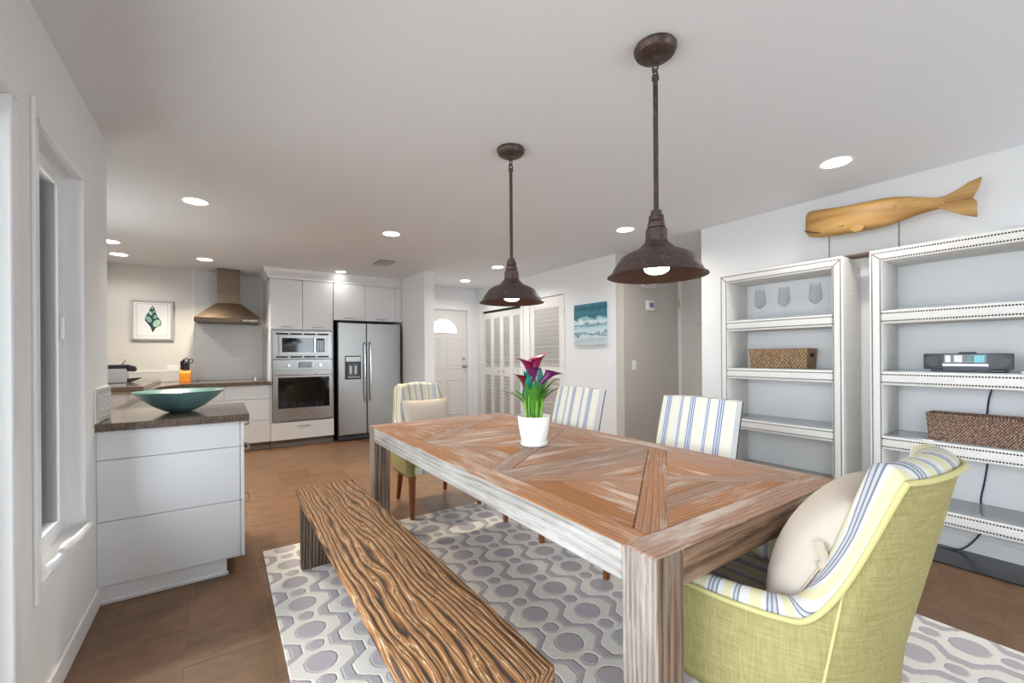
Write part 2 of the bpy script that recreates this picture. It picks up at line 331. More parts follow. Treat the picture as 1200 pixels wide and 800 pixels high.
def sea_mat():
    m, t, p = nt('sea_painting')
    tc = N(t, 'ShaderNodeTexCoord'); sp = N(t, 'ShaderNodeSeparateXYZ'); L(t, tc.outputs['Object'], sp.inputs[0])
    mp = N(t, 'ShaderNodeMapping'); mp.inputs['Scale'].default_value = (4, 6, 14); L(t, tc.outputs['Object'], mp.inputs['Vector'])
    n = N(t, 'ShaderNodeTexNoise', i_Scale=1.0, i_Detail=6.0, i_Roughness=0.6, i_Distortion=0.8); L(t, mp.outputs[0], n.inputs['Vector'])
    z = N(t, 'ShaderNodeMath', operation='DIVIDE'); z.inputs[1].default_value = 0.52; L(t, sp.outputs[2], z.inputs[0])
    ma = N(t, 'ShaderNodeMath', operation='MULTIPLY_ADD'); ma.inputs[1].default_value = 0.34; L(t, n.outputs[0], ma.inputs[0]); L(t, z.outputs[0], ma.inputs[2])
    su = N(t, 'ShaderNodeMath', operation='SUBTRACT'); su.inputs[1].default_value = 0.17; L(t, ma.outputs[0], su.inputs[0])
    r = ramp(t, [(0.0, hexc(196, 208, 210)), (0.14, hexc(176, 196, 202)), (0.2, hexc(214, 224, 226)), (0.27, hexc(90, 142, 164)), (0.33, hexc(205, 220, 224)), (0.45, hexc(170, 204, 214)),
        (0.5, hexc(78, 138, 160)), (0.56, hexc(226, 236, 238)), (0.64, hexc(120, 176, 192)), (0.68, hexc(34, 96, 118)), (0.8, hexc(54, 122, 140)), (0.9, hexc(26, 84, 108)), (1.0, hexc(60, 130, 150))])
    L(t, su.outputs[0], r.inputs[0]); L(t, r.outputs[0], p.inputs['Base Color']); p.inputs['Roughness'].default_value = 0.5
sea_mat()
def rug_mat():
    m, t, p = nt('rug_pile')
    tc = N(t, 'ShaderNodeTexCoord')
    n = N(t, 'ShaderNodeTexNoise', i_Scale=60.0, i_Detail=1.0); L(t, tc.outputs['Object'], n.inputs['Vector'])
    nv = N(t, 'ShaderNodeVectorMath', operation='SUBTRACT'); nv.inputs[1].default_value = (0.5, 0.5, 0.5); L(t, n.outputs['Color'], nv.inputs[0])
    ns = N(t, 'ShaderNodeVectorMath', operation='SCALE'); ns.inputs['Scale'].default_value = 0.010; L(t, nv.outputs[0], ns.inputs[0])
    ad = N(t, 'ShaderNodeVectorMath', operation='ADD'); L(t, tc.outputs['Object'], ad.inputs[0]); L(t, ns.outputs[0], ad.inputs[1])
    sp = N(t, 'ShaderNodeSeparateXYZ'); L(t, ad.outputs[0], sp.inputs[0])
    def mt(op, a, b=None, c=None):
        x = N(t, 'ShaderNodeMath', operation=op)
        for k, v in enumerate((a, b, c)):
            if v is None: continue
            if isinstance(v, (int, float)): x.inputs[k].default_value = v
            else: L(t, v, x.inputs[k])
        return x.outputs[0]
    PX, PY = 0.2252, 0.2445
    xs = mt('DIVIDE', mt('SUBTRACT', sp.outputs[0], 0.332 - PX / 2), PX)     # column index + fraction
    ys = mt('DIVIDE', mt('SUBTRACT', sp.outputs[1], 1.63 - PY / 2 + 0.0), PY)
    col = mt('FLOOR', xs); cx = mt('SUBTRACT', mt('SUBTRACT', xs, col), 0.5)
    par = mt('FLOORED_MODULO', col, 2.0)
    yo = mt('ADD', ys, mt('MULTIPLY', par, 0.5))
    cyb = mt('SUBTRACT', mt('FRACT', yo), 0.5)
    cys = mt('SUBTRACT', mt('FRACT', mt('ADD', yo, 0.5)), 0.5)
    dx = mt('MULTIPLY', cx, PX)
    db = mt('SQRT', mt('ADD', mt('POWER', dx, 2.0), mt('POWER', mt('MULTIPLY', cyb, PY), 2.0)))
    ds = mt('SQRT', mt('ADD', mt('POWER', dx, 2.0), mt('POWER', mt('MULTIPLY', cys, PY), 2.0)))
    big = mt('LESS_THAN', db, 0.062); small = mt('LESS_THAN', ds, 0.034)
    # wavy band between columns: x measured from the column border, shifted away from the big disc
    xb = mt('DIVIDE', mt('SUBTRACT', sp.outputs[0], 0.332), PX)
    colb = mt('FLOOR', xb); fxb = mt('MULTIPLY', mt('SUBTRACT', mt('SUBTRACT', xb, colb), 0.5), PX)
    sg = mt('SUBTRACT', 1.0, mt('MULTIPLY', mt('FLOORED_MODULO', colb, 2.0), 2.0))
    wv = mt('COSINE', mt('MULTIPLY', mt('SUBTRACT', ys, 0.5), 2 * PI))
    wv = mt('MULTIPLY', mt('MULTIPLY', wv, 1.5), sg)
    wv = mt('MINIMUM', mt('MAXIMUM', wv, -1.0), 1.0)
    dband = mt('ABSOLUTE', mt('SUBTRACT', fxb, mt('MULTIPLY', wv, 0.036)))
    band = mt('LESS_THAN', dband, 0.021)
    fac = mt('MAXIMUM', mt('MAXIMUM', big, small), band)
    n4 = N(t, 'ShaderNodeTexNoise', i_Scale=420.0, i_Detail=2.0); L(t, tc.outputs['Object'], n4.inputs['Vector'])
    mx = N(t, 'ShaderNodeMix', data_type='RGBA'); mx.inputs[6].default_value = hexc(229, 224, 215); mx.inputs[7].default_value = hexc(184, 177, 180)
    L(t, fac, mx.inputs[0])
    mm = N(t, 'ShaderNodeMix', data_type='RGBA', blend_type='MULTIPLY'); mm.inputs[0].default_value = 0.25
    n4r = N(t, 'ShaderNodeMapRange'); n4r.inputs['To Min'].default_value = 0.35; n4r.inputs['To Max'].default_value = 1.45; n4r.clamp = False; L(t, n4.outputs[0], n4r.inputs['Value'])
    L(t, mx.outputs[2], mm.inputs[6]); L(t, n4r.outputs[0], mm.inputs[7]); L(t, mm.outputs[2], p.inputs['Base Color'])
    p.inputs['Roughness'].default_value = 0.95; p.inputs['Specular IOR Level'].default_value = 0.1
    ed = mt('MINIMUM', mt('MINIMUM', mt('ABSOLUTE', mt('SUBTRACT', db, 0.062)), mt('ABSOLUTE', mt('SUBTRACT', ds, 0.034))), mt('ABSOLUTE', mt('SUBTRACT', dband, 0.021)))
    ed = mt('MINIMUM', mt('DIVIDE', ed, 0.006), 1.0)
    hh = mt('MULTIPLY_ADD', n4.outputs[0], 0.35, ed)
    b = N(t, 'ShaderNodeBump', i_Strength=0.6, i_Distance=0.005); L(t, hh, b.inputs['Height']); L(t, b.outputs[0], p.inputs['Normal'])
rug_mat()

# ---------------------------------------------------------------- mesh helpers
def BM(): return bmesh.new()
def box(bm, x0, x1, y0, y1, z0, z1, mi=0):
    v = [bm.verts.new(p) for p in ((x0,y0,z0),(x1,y0,z0),(x1,y1,z0),(x0,y1,z0),(x0,y0,z1),(x1,y0,z1),(x1,y1,z1),(x0,y1,z1))]
    fs = []
    for q in ((0,3,2,1),(4,5,6,7),(0,1,5,4),(1,2,6,5),(2,3,7,6),(3,0,4,7)):
        f = bm.faces.new([v[k] for k in q]); f.material_index = mi; fs.append(f)
    return fs
def bev(bm, wd, seg=2):
    bmesh.ops.bevel(bm, geom=list(bm.edges), offset=wd, segments=seg, profile=0.5, affect='EDGES', clamp_overlap=True)
def ring(bm, c, ax, r, n, up=None):
    ax = Vector(ax).normalized(); u = ax.orthogonal().normalized() if up is None else Vector(up); v = ax.cross(u)
    return [bm.verts.new(Vector(c) + (u * math.cos(2*PI*k/n) + v * math.sin(2*PI*k/n)) * r) for k in range(n)]
def bridge(bm, a, b):
    n = len(a)
    for k in range(n): bm.faces.new((a[k], a[(k+1) % n], b[(k+1) % n], b[k]))
def tube(bm, pts, r, n=10, cap=True):
    pts = [Vector(p) for p in pts]; rs = r if isinstance(r, (list, tuple)) else [r] * len(pts)
    prev = None; first = None; u = None
    for k, p in enumerate(pts):
        d = (pts[min(k+1, len(pts)-1)] - pts[max(k-1, 0)]).normalized()
        if u is None: u = d.orthogonal().normalized()
        else: u = (u - d * u.dot(d)).normalized()
        v = d.cross(u)
        rg = [bm.verts.new(p + (u * math.cos(2*PI*j/n) + v * math.sin(2*PI*j/n)) * rs[k]) for j in range(n)]
        if prev: bridge(bm, prev, rg)
        else: first = rg
        prev = rg
    if cap:
        bm.faces.new(list(reversed(first))); bm.faces.new(prev)
def lathe(bm, prof, n=32, c=(0, 0, 0), close=False):
    """profile of (r, z) spun about Z"""
    rings = []
    for r, z in prof:
        if r < 1e-5: rings.append([bm.verts.new((c[0], c[1], c[2] + z))])
        else: rings.append([bm.verts.new((c[0] + r*math.cos(2*PI*k/n), c[1] + r*math.sin(2*PI*k/n), c[2] + z)) for k in range(n)])
    for a, b in zip(rings, rings[1:]):
        if len(a) == 1 and len(b) == 1: continue
        for k in range(n):
            if len(a) == 1: bm.faces.new((a[0], b[(k+1) % n], b[k]))
            elif len(b) == 1: bm.faces.new((a[k], a[(k+1) % n], b[0]))
            else: bm.faces.new((a[k], a[(k+1) % n], b[(k+1) % n], b[k]))
def prism(bm, poly, z0, z1, ax='Z', ins=0.0):
    """extrude a polygon; ax names the extrusion axis"""
    def P(a, b, c): return {'Z': (a, b, c), 'X': (c, a, b), 'Y': (a, c, b)}[ax]
    lo = [bm.verts.new(P(a, b, z0)) for a, b in poly]
    if ins:
        cx = sum(a for a, _ in poly) / len(poly); cy = sum(b for _, b in poly) / len(poly)
        def sh(a, b):
            d = math.hypot(a - cx, b - cy); k = max(0, (d - ins * 1.4) / d) if d else 1; return cx + (a - cx) * k, cy + (b - cy) * k
        mid = [bm.verts.new(P(a, b, z1 - ins * 0.7)) for a, b in poly]; hi = [bm.verts.new(P(*sh(a, b), z1)) for a, b in poly]
        bridge(bm, lo, mid); bridge(bm, mid, hi)
    else:
        hi = [bm.verts.new(P(a, b, z1)) for a, b in poly]; bridge(bm, lo, hi)
    bm.faces.new(list(reversed(lo))); bm.faces.new(hi)
def mesh(name, bm, mats, smooth=False, ang=35):
    bmesh.ops.recalc_face_normals(bm, faces=list(bm.faces))
    me = bpy.data.meshes.new(name); bm.to_mesh(me); bm.free()
    for m in (mats if isinstance(mats, (list, tuple)) else [mats]): me.materials.append(M[m])
    if smooth:
        for p in me.polygons: p.use_smooth = True
        me.set_sharp_from_angle(angle=math.radians(ang))
    return me
def link(name, me, parent=None, loc=None, rot=None):
    o = bpy.data.objects.new(name, me); C.objects.link(o)
    if parent is not None: o.parent = parent
    if loc is not None: o.location = loc
    if rot is not None: o.rotation_euler = rot
    return o
def obj(name, bm, mats, parent=None, loc=None, rot=None, smooth=False, ang=35):
    return link(name, mesh(name, bm, mats, smooth, ang), parent, loc, rot)
def bx(name, mat, parent, x0, x1, y0, y1, z0, z1, b=0.0, seg=1, off=(0, 0, 0)):
    bm = BM(); box(bm, x0-off[0], x1-off[0], y0-off[1], y1-off[1], z0-off[2], z1-off[2])
    if b: bev(bm, b, seg)
    return obj(name, bm, mat, parent)
def tag(o, label, cat=None, group=None, kind=None):
    o['label'] = label
    if cat: o['category'] = cat
    if group: o['group'] = group
    if kind: o['kind'] = kind
    return o
def thing(name, label, cat, loc=(0, 0, 0), rotz=0, group=None):
    o = bpy.data.objects.new(name, None); C.objects.link(o); o.location = loc; o.rotation_euler = (0, 0, rotz); o.empty_display_size = 0.1
    return tag(o, label, cat, group)
def struct(name, label, bm, mat):
    return tag(obj(name, bm, mat), label, None, None, 'structure')
def setting(name, label, loc=(0, 0, 0)):
    o = bpy.data.objects.new(name, None); C.objects.link(o); o.location = loc
    return tag(o, label, None, None, 'structure')
def dup(root, loc, rotz, label=None):
    r = root.copy(); C.objects.link(r); r.location = loc; r.rotation_euler = (0, 0, rotz)
    if label: r['label'] = label
    for ch in list(root.children):
        c = ch.copy(); C.objects.link(c); c.parent = r
        for g in list(ch.children):
            d = g.copy(); C.objects.link(d); d.parent = c
    return r
def uv_set(me, fn):
    l = me.uv_layers.new(name='UVMap')
    for lp in me.loops: l.data[lp.index].uv = fn(me.vertices[lp.vertex_index].co)

# ---------------------------------------------------------------- the room
XL, XR, XH, YK, YE, ZC = -0.52, 3.84, 3.88, 7.28, 6.83, 2.44
bm = BM(); box(bm, -1.6, 5.6, -3.4, 7.5, -0.08, -0.0015)
floor = struct('floor', 'brown stone-look tile floor of the dining room and kitchen', bm, 'grout')
TWD, TLN = 0.305, 0.605
bm = BM(); box(bm, -TWD/2+.001, TWD/2-.001, -TLN/2+.001, TLN/2-.001, -0.0015, 0.0)
tme = mesh('floor_tile', bm, 'floor_tile')
nx = 0
for k in range(-5, 13):
    xc = 0.175 + TWD * (k + 0.5)
    if xc - TWD/2 > XR: continue
    y = 2.47 - TLN * 12 + (TLN / 2 if k % 2 else 0)
    while y < 7.2:
        yc = y + TLN / 2; y += TLN
        if yc < -0.4: continue
        if 0.21 < xc - TWD/2 and xc + TWD/2 < 2.72 and 0.1 < yc - TLN/2 and yc + TLN/2 < 3.15: continue
        if xc < XL - .2 : continue
        if xc < -.05 and 3.4 < yc: continue
        if xc > 2.75 and xc < 3.45 and yc > 7.0: continue
        if yc > 6.95: continue
        link('tile', tme, floor, (xc, yc, 0.0))
bm = BM(); box(bm, -1.6, 5.6, -3.4, 7.5, ZC, ZC + .1)
struct('ceiling', 'flat off-white ceiling over dining room and kitchen', bm, 'ceiling_paint')
bm = BM()   # window wall with a sliding-door opening and a casement opening
T = 0.16
box(bm, XL-T, XL, -3.4, -1.6, 0, ZC); box(bm, XL-T, XL, -1.6, 1.935, 2.06, ZC); box(bm, XL-T, XL, 1.935, 2.135, 0, ZC)
box(bm, XL-T, XL, 2.135, 2.73, 0, .475); box(bm, XL-T, XL, 2.135, 2.73, 2.07, ZC); box(bm, XL-T, XL, 2.73, 3.23, 0, ZC)
struct('wall_left', 'white window wall ending beside the kitchen counter', bm, 'wall_paint')
bm = BM(); box(bm, -1.42, XL-T, 3.10, 3.229, 0, ZC)
struct('wall_kitchen_return', 'kitchen side wall returning behind the window wall', bm, ['siding'])
bm = BM(); box(bm, -1.42, -1.28, 3.23, 4.0, 0, ZC); box(bm, -1.42, -1.28, 5.2, YK, 0, ZC); box(bm, -1.42, -1.28, 4.0, 5.2, 0, 1.1); box(bm, -1.42, -1.28, 4.0, 5.2, 2.1, ZC)  # window opening out of view, added to let daylight in
struct('wall_kitchen_left', 'kitchen side wall with an unseen opening added for daylight', bm, 'kitchen_paint')
bm = BM(); box(bm, -1.42, 2.45, YK, YK + .12, 0, ZC)
struct('wall_kitchen_back', 'beige kitchen wall behind the range hood', bm, 'kitchen_paint')
bm = BM(); box(bm, XR, XR + .12, -3.4, 2.38, 0, ZC); box(bm, XR + .12, 5.0, 2.28, 2.38, 0, ZC)
struct('wall_right', 'white wall behind the two nailhead bookcases', bm, 'wall_paint')
bm = BM(); box(bm, XL - T, 2.2, -3.4, -3.3, 0, ZC); box(bm, 3.6, XR, -3.4, -3.3, 0, ZC); box(bm, 2.2, 3.6, -3.4, -3.3, 2.15, ZC)  # unseen opening added for daylight, its size and place set by the light
struct('wall_back', 'unseen back wall with an opening added for daylight', bm, 'wall_paint')
bm = BM()
DB0, DB1, DS0, DS1 = 5.44, 6.63, 4.43, 5.21
box(bm, XH, XH+.12, 3.50, DS0, 0, ZC); box(bm, XH, XH+.12, DS1, DB0, 0, ZC); box(bm, XH, XH+.12, DB1, YE, 0, ZC)
box(bm, XH, XH+.12, DS0, DS1, 2.075, ZC); box(bm, XH, XH+.12, DB0, DB1, 2.015, ZC)
struct('wall_hall', 'white hall wall holding the louvred doors and sea painting', bm, 'wall_paint')
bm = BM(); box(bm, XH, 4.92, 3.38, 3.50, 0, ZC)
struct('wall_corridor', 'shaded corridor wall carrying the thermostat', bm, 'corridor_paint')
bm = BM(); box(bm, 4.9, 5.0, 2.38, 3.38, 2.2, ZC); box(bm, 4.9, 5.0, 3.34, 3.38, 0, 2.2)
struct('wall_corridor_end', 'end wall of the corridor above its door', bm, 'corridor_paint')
bm = BM(); box(bm, 2.52, 2.77, YE, YE+.12, 0, ZC); box(bm, 3.68, XH+.1, YE, YE+.12, 0, ZC); box(bm, 2.77, 3.68, YE, YE+.12, 2.045, ZC)
struct('wall_entry', 'entry wall around the front door', bm, 'wall_paint')
bm = BM(); box(bm, 2.37, 2.52, 5.66, YK, 0, ZC)
struct('wall_stub', 'white stub wall beside the refrigerator', bm, 'wall_paint')
# unseen exterior ground, made pale to bounce daylight onto the ceiling
bm = BM(); box(bm, -14, -1.7, -8, 12, -0.3, -0.1); struct('ground', 'unseen pale ground outside, bouncing daylight in', bm, 'bounce_ground')

def trim(name, label, boxes, mat='white_trim', b=.004):
    bm = BM()
    for q in boxes: box(bm, *q)
    if b: bev(bm, b, 1)
    return struct(name, label, bm, mat)
trim('baseboard_left', 'white baseboard along the window wall', [(XL, XL+.014, 1.95, 2.93, 0, .10)])
trim('baseboard_right', 'white baseboard under the bookcases', [(XR-.014, XR, -3.3, 2.38, 0, .10), (XR-.010, XR, -3.3, 2.38, .10, .13)])
trim('baseboard_hall', 'white baseboard along the hall wall', [(XH-.014, XH, 3.38, DS0-.07, 0, .10), (XH, 4.9, 3.366, 3.38, 0, .10)])
trim('baseboard_stub', 'white baseboard around the stub wall', [(2.37, 2.52, 5.646, 5.66, 0, .10)])
# front door casing, closet casings
trim('trim_1', 'casing around the front door', [(3.68, 3.745, YE-.016, YE, 0, 2.11), (2.705, 2.77, YE-.016, YE, 0, 2.11), (2.77, 3.68, YE-.016, YE, 2.045, 2.11)])
trim('trim_2', 'casing around the bifold closet', [(XH-.016, XH, DB1, DB1+.06, 0, 2.02), (XH-.016, XH, DB0-.06, DB0, 0, 2.075), ])
trim('trim_3', 'casing around the single louvred door', [(XH-.016, XH, DS0-.02, DS0, 0, 2.10), (XH-.016, XH, DS1, DS1+.07, 0, 2.075)])
trim('trim_4', 'thin moulding bead beside the casement window', [(XL, XL+.012, 2.07, 2.10, .42, 2.125)])
trim('trim_5', 'white jamb lining the sliding-door opening', [(XL-T, XL+.006, 1.90, 1.95, 0, 2.04), (XL-T, XL+.006, -1.6, 1.95, 2.04, 2.085)])

# casement window
wn = setting('window_1', 'white casement window in the window wall', (XL, 2.43, .475))
o_ = (XL, 2.43, .475)
bm = BM()
box(bm, XL-.08, XL+.004, 2.722, 2.738, .465, 2.08); box(bm, XL-.08, XL+.004, 2.127, 2.143, .465, 2.08); box(bm, XL-.08, XL+.004, 2.135, 2.73, 2.06, 2.08); box(bm, XL-.08, XL+.012, 2.12, 2.74, .455, .48)
bmesh.ops.translate(bm, verts=bm.verts, vec=-Vector(o_)); obj('reveal', bm, 'white_trim', wn)
bm = BM()
for q in ((2.143, 2.19, .48, 2.06), (2.64, 2.722, .48, 2.06), (2.19, 2.64, .48, .545), (2.19, 2.64, 2.00, 2.06)): box(bm, XL-.082, XL-.062, q[0], q[1], q[2], q[3])
bmesh.ops.translate(bm, verts=bm.verts, vec=-Vector(o_)); obj('sash', bm, 'white_trim', wn)
bx('pane', 'window_glass', wn, XL-.076, XL-.070, 2.19, 2.64, .545, 2.00, off=o_)
bm = BM()
for q in ((2.135, 2.165, .475, 2.07), (2.62, 2.735, .475, 2.07), (2.165, 2.62, .475, .52), (2.165, 2.62, 2.03, 2.07)): box(bm, XL-.175, XL-.084, q[0], q[1], q[2], q[3])
bmesh.ops.translate(bm, verts=bm.verts, vec=-Vector(o_)); tag(obj('outer_frame', bm, 'siding', wn), 'dark outer frame beyond the glass')
bm = BM(); tube(bm, [(XL+.012, 2.70, .49), (XL+.03, 2.66, .50), (XL+.04, 2.4, .525), (XL+.045, 2.24, .55), (XL+.04, 2.2, .55)], [.006, .011, .015, .018, .010], 10)
tube(bm, [(XL+.006, 2.22, .49), (XL+.03, 2.23, .515), (XL+.043, 2.25, .545)], [.02, .014, .012], 10)
bmesh.ops.translate(bm, verts=bm.verts, vec=-Vector(o_)); tag(obj('crank_handle', bm, 'white_trim', wn, smooth=True), 'white folding crank handle on the sill')
bm = BM(); box(bm, XL-.062, XL-.046, 2.655, 2.675, 1.33, 1.43); bev(bm, .004); bmesh.ops.translate(bm, verts=bm.verts, vec=-Vector(o_)); obj('sash_lock', bm, 'white_trim', wn)
# sliding door (only its jamb is in view)
sd = setting('door_5', 'sliding glass door beside the casement window', (XL, .9, 0))
bm = BM()
for q in ((-1.6, -1.53, 0, 2.04), (.11, .19, 0, 2.04), (1.83, 1.90, 0, 2.04), (-1.53, 1.83, 0, .06), (-1.53, 1.83, 1.97, 2.04)): box(bm, -.13, -.08, q[0]-.9, q[1]-.9, q[2], q[3])
obj('frame', bm, 'white_trim', sd); bx('pane', 'window_glass', sd, -.108, -.10, -2.45, .95, .05, 1.98)

# front door with fan light
fd = setting('door_1', 'white panelled front door with arched fanlight', (3.225, YE, 0))
FZ, FR = 1.63, 0.27
bm = BM()
def fan(r, n=14): return [(r * math.cos(PI * k / n), FZ - .0 + r * 0.93 * math.sin(PI * k / n)) for k in range(n + 1)]
arc = fan(FR)
outer = []
for a, b in arc:
    ang = math.atan2(b - FZ, a); outer.append((.455 if a > .02 else (-.455 if a < -.02 else 0), 0))
# door slab pieces around the arch (y local: front face at 0.02)
y0, y1 = .03, .075
box(bm, -.452, .452, y0, y1, .012, FZ)
prof = [(FR, FZ)] + arc[1:-1] + [(-FR, FZ)]
for (a, b), (c, d) in zip(arc, arc[1:]):
    v = [bm.verts.new(p) for p in ((a, y0, b), (c, y0, d), (c, y0, 2.04), (a, y0, 2.04), (a, y1, b), (c, y1, d), (c, y1, 2.04), (a, y1, 2.04))]
    for q in ((0,1,2,3),(7,6,5,4),(0,4,5,1)): bm.faces.new([v[k] for k in q])
box(bm, FR, .452, y0, y1, FZ, 2.04); box(bm, -.452, -FR, y0, y1, FZ, 2.04)
obj('door_leaf', bm, 'door_paint', fd)
for (a, b, c, d) in ((-.36, -.05, 1.0, 1.55), (.05, .36, 1.0, 1.55), (-.36, -.05, .2, .82), (.05, .36, .2, .82)):
    bm = BM()
    box(bm, a, b, .022, .032, c, c+.02); box(bm, a, b, .022, .032, d-.02, d); box(bm, a, a+.02, .022, .032, c+.02, d-.02); box(bm, b-.02, b, .022, .032, c+.02, d-.02)
    box(bm, a+.05, b-.05, .024, .032, c+.05, d-.05); bev(bm, .005, 1)
    obj('panel', bm, 'door_paint', fd)
bm = BM()
prism(bm, [(a * .995, b) for a, b in arc], .05, .055, 'Y'); obj('pane', bm, 'window_glass', fd)
for k in (1, 2, 3):
    th = PI * k / 4; bm = BM(); tube(bm, [(.07*math.cos(th), .045, FZ+.07*math.sin(th)), (FR*math.cos(th), .045, FZ + FR*.93*math.sin(th))], .011, 6); obj('muntin', bm, 'door_paint', fd)
bm = BM(); tube(bm, [(.09*math.cos(PI*k/8), .045, FZ + .09*math.sin(PI*k/8)) for k in range(9)], .011, 6); obj('muntin', bm, 'door_paint', fd)
bm = BM(); tube(bm, [((FR)*math.cos(PI*k/14), .028, FZ + FR*.93*math.sin(PI*k/14)) for k in range(15)] + [(FR, .028, FZ)], .011, 6); obj('fan_frame', bm, 'door_paint', fd)
for z, r in ((1.18, .027), (1.043, .03)):
    bm = BM(); tube(bm, [(.39, .032, z), (.39, .018, z), (.39, .014, z)], [r, r, r * .7], 14)
    if z < 1.1: tube(bm, [(.39, .018, z), (.39, -.02, z), (.39, -.03, z), (.39, -.055, z), (.39, -.06, z)], [.012, .012, .027, .027, .016], 14)
    obj('door_knob' if z < 1.1 else 'deadbolt', bm, 'nickel', fd, smooth=True)

# louvred doors
def louvre_mesh(wd): 
    bm = BM(); box(bm, -.004, .004, -wd/2, wd/2, -.033, .033); bev(bm, .002, 1)
    bmesh.ops.rotate(bm, verts=bm.verts, cent=(0, 0, 0), matrix=Matrix.Rotation(math.radians(-34), 3, 'Y'))
    return mesh('slat', bm, 'door_paint')
def leaf(parent, y0, y1, z0, z1, zones, st=.055, x=.03, slat=None, pitch=.052, nm='door_leaf'):
    """y0<y1 local; zones: list of (zlo, zhi) louvred fields"""
    bm = BM(); box(bm, x, x+.03, y0+.002, y0+st, z0, z1); box(bm, x, x+.03, y1-st, y1-.002, z0, z1)
    zz = [z0] + [v for q in zones for v in q] + [z1]
    for k in range(0, len(zz), 2): box(bm, x, x+.03, y0+st, y1-st, zz[k], zz[k+1])
    bev(bm, .002, 1)
    lf = obj(nm, bm, 'door_paint', parent)
    for a, b in zones:
        n = max(1, round((b - a) / pitch))
        for k in range(n): link('slat', slat, lf, (x + .015, (y0 + y1) / 2, a + (k + .5) * (b - a) / n))
    return lf
bf = setting('door_2', 'white louvred bifold closet doors', (XH, (DB0+DB1)/2, 0))
lw = (DB1 - DB0 - .01) / 4; sl = louvre_mesh(lw - .11 + .01)
for k in range(4):
    a = -(DB1-DB0)/2 + .005 + k * lw
    lf = leaf(bf, a, a + lw, .02, 1.975, [(.14, .90), (1.03, 1.88)], .055, .02, sl, .060)
    if k in (1, 2):
        bm = BM(); tube(bm, [(.02, a + lw * (.25 if k == 2 else .75), .965), (-.002, a + lw * (.25 if k == 2 else .75), .965), (-.006, a + lw * (.25 if k == 2 else .75), .965)], [.008, .013, .008], 10); obj('knob', bm, 'nickel', lf, smooth=True)
bx('head_track', 'dark_gap', bf, .02, .06, -(DB1-DB0)/2, (DB1-DB0)/2, 1.985, 2.015)
sg_ = setting('door_3', 'single white louvred door next to the sea painting', (XH, (DS0+DS1)/2, 0))
sl2 = louvre_mesh(DS1 - DS0 - .01 - .2 + .01)
leaf(sg_, -(DS1-DS0)/2+.005, (DS1-DS0)/2-.005, .02, 2.065, [(.16, .92), (1.06, 1.92)], .10, .0, sl2, .060)
for z in (1.82, 1.10, .25):
    bm = BM(); tube(bm, [(-.004, -(DS1-DS0)/2+.004, z-.05), (-.004, -(DS1-DS0)/2+.004, z+.05)], .008, 8); obj('hinge', bm, 'nickel', sg_)
bm = BM(); box(bm, XH+.5, XH+.55, DS0-.2, DB1+.2, 0, ZC); box(bm, XH+.12, XH+.5, DB1+.1, DB1+.2, 0, ZC); box(bm, XH+.12, XH+.5, DS0-.2, DS0-.1, 0, ZC); struct('wall_closet_back', 'back wall inside the closets', bm, 'kitchen_paint')
# corridor door
cd = setting('door_4', 'plain flush door at the end of the corridor', (4.9, 2.88, 0))
bx('door_leaf', 'corridor_paint', cd, .02, .06, -.46, .45, .01, 2.19, .002)
bx('door_frame', 'door_paint', cd, -.012, .10, .44, .475, 0, 2.2, .003)
for z in (1.88, .3):
    bx('hinge', 'brass', cd, -.018, -.012, .445, .465, z-.06, z+.06, .002)
for yy in (.16, .21):
    bm = BM(); tube(bm, [(.02, yy, 1.62), (.008, yy, 1.62)], [.008, .006], 8); obj('screw', bm, 'nickel', cd)

# ---------------------------------------------------------------- ceiling fittings
def can(x, y, label, power=None, r=.075, col=None, spread=150):
    t = thing('recessed_downlight', label, 'downlight', (x, y, ZC), 0, 'recessed ceiling downlights')
    bm = BM(); lathe(bm, [(r, 0), (r + .018, -.004), (r + .02, -.002), (r + .02, 0)], 28); obj('trim_ring', bm, 'can_trim', t, smooth=True)
    bm = BM(); lathe(bm, [(0, -.002), (r, -.002)], 28); obj('lamp', bm, 'can_glow', t)
    l = bpy.data.lights.new('downlight_lamp', 'AREA'); l.shape = 'DISK'; l.size = r * 1.8; l.energy = CAN_POWER if power is None else power; l.color = col or CAN_COL; l.spread = math.radians(spread)
    lo = bpy.data.objects.new('downlight_lamp', l); C.objects.link(lo); lo.parent = t; lo.location = (0, 0, -.008)
can(-.155, 4.08, 'ceiling downlight above the kitchen counter with the bowl', power=20.0, col=WARM, spread=120)
can(-.155, 6.46, 'ceiling downlight in front of the range hood', power=20.0, col=WARM, spread=120)
can(1.39, 4.13, 'ceiling downlight between the dining table and oven', power=20.0, col=WARM, spread=120)
can(1.42, 6.40, 'ceiling downlight close to the crown of the tall cabinets', power=1.0, r=.06)
can(-.97, 6.66, 'ceiling downlight above the coffee machine', power=5.0)
can(-.94, 5.97, 'ceiling downlight at the edge of the kitchen side wall', power=5.0)
can(3.20, 1.07, 'ceiling downlight above the carved whale', power=5.0)
can(3.22, 2.78, 'ceiling downlight in front of the corridor opening', power=12.0)
can(3.13, 4.93, 'ceiling downlight by the louvred closet doors', power=12.0)
can(3.26, 6.12, 'ceiling downlight in front of the front door', power=7.0)
vt = thing('ceiling_vent', 'white louvred air vent in the kitchen ceiling', 'vent', (1.73, 5.43, ZC))
bm = BM(); box(bm, -.12, .12, -.18, .18, -.008, 0); bev(bm, .004, 1); obj('frame', bm, 'can_trim', vt)
bx('backing', 'charcoal_plastic', vt, -.10, .10, -.16, .16, -.0095, -.0075)
bm = BM(); box(bm, -.10, .10, -.010, .010, -.002, .001)
bmesh.ops.rotate(bm, verts=bm.verts, cent=(0, 0, 0), matrix=Matrix.Rotation(math.radians(30), 3, 'X')); vme = mesh('vent_slat', bm, 'can_trim')
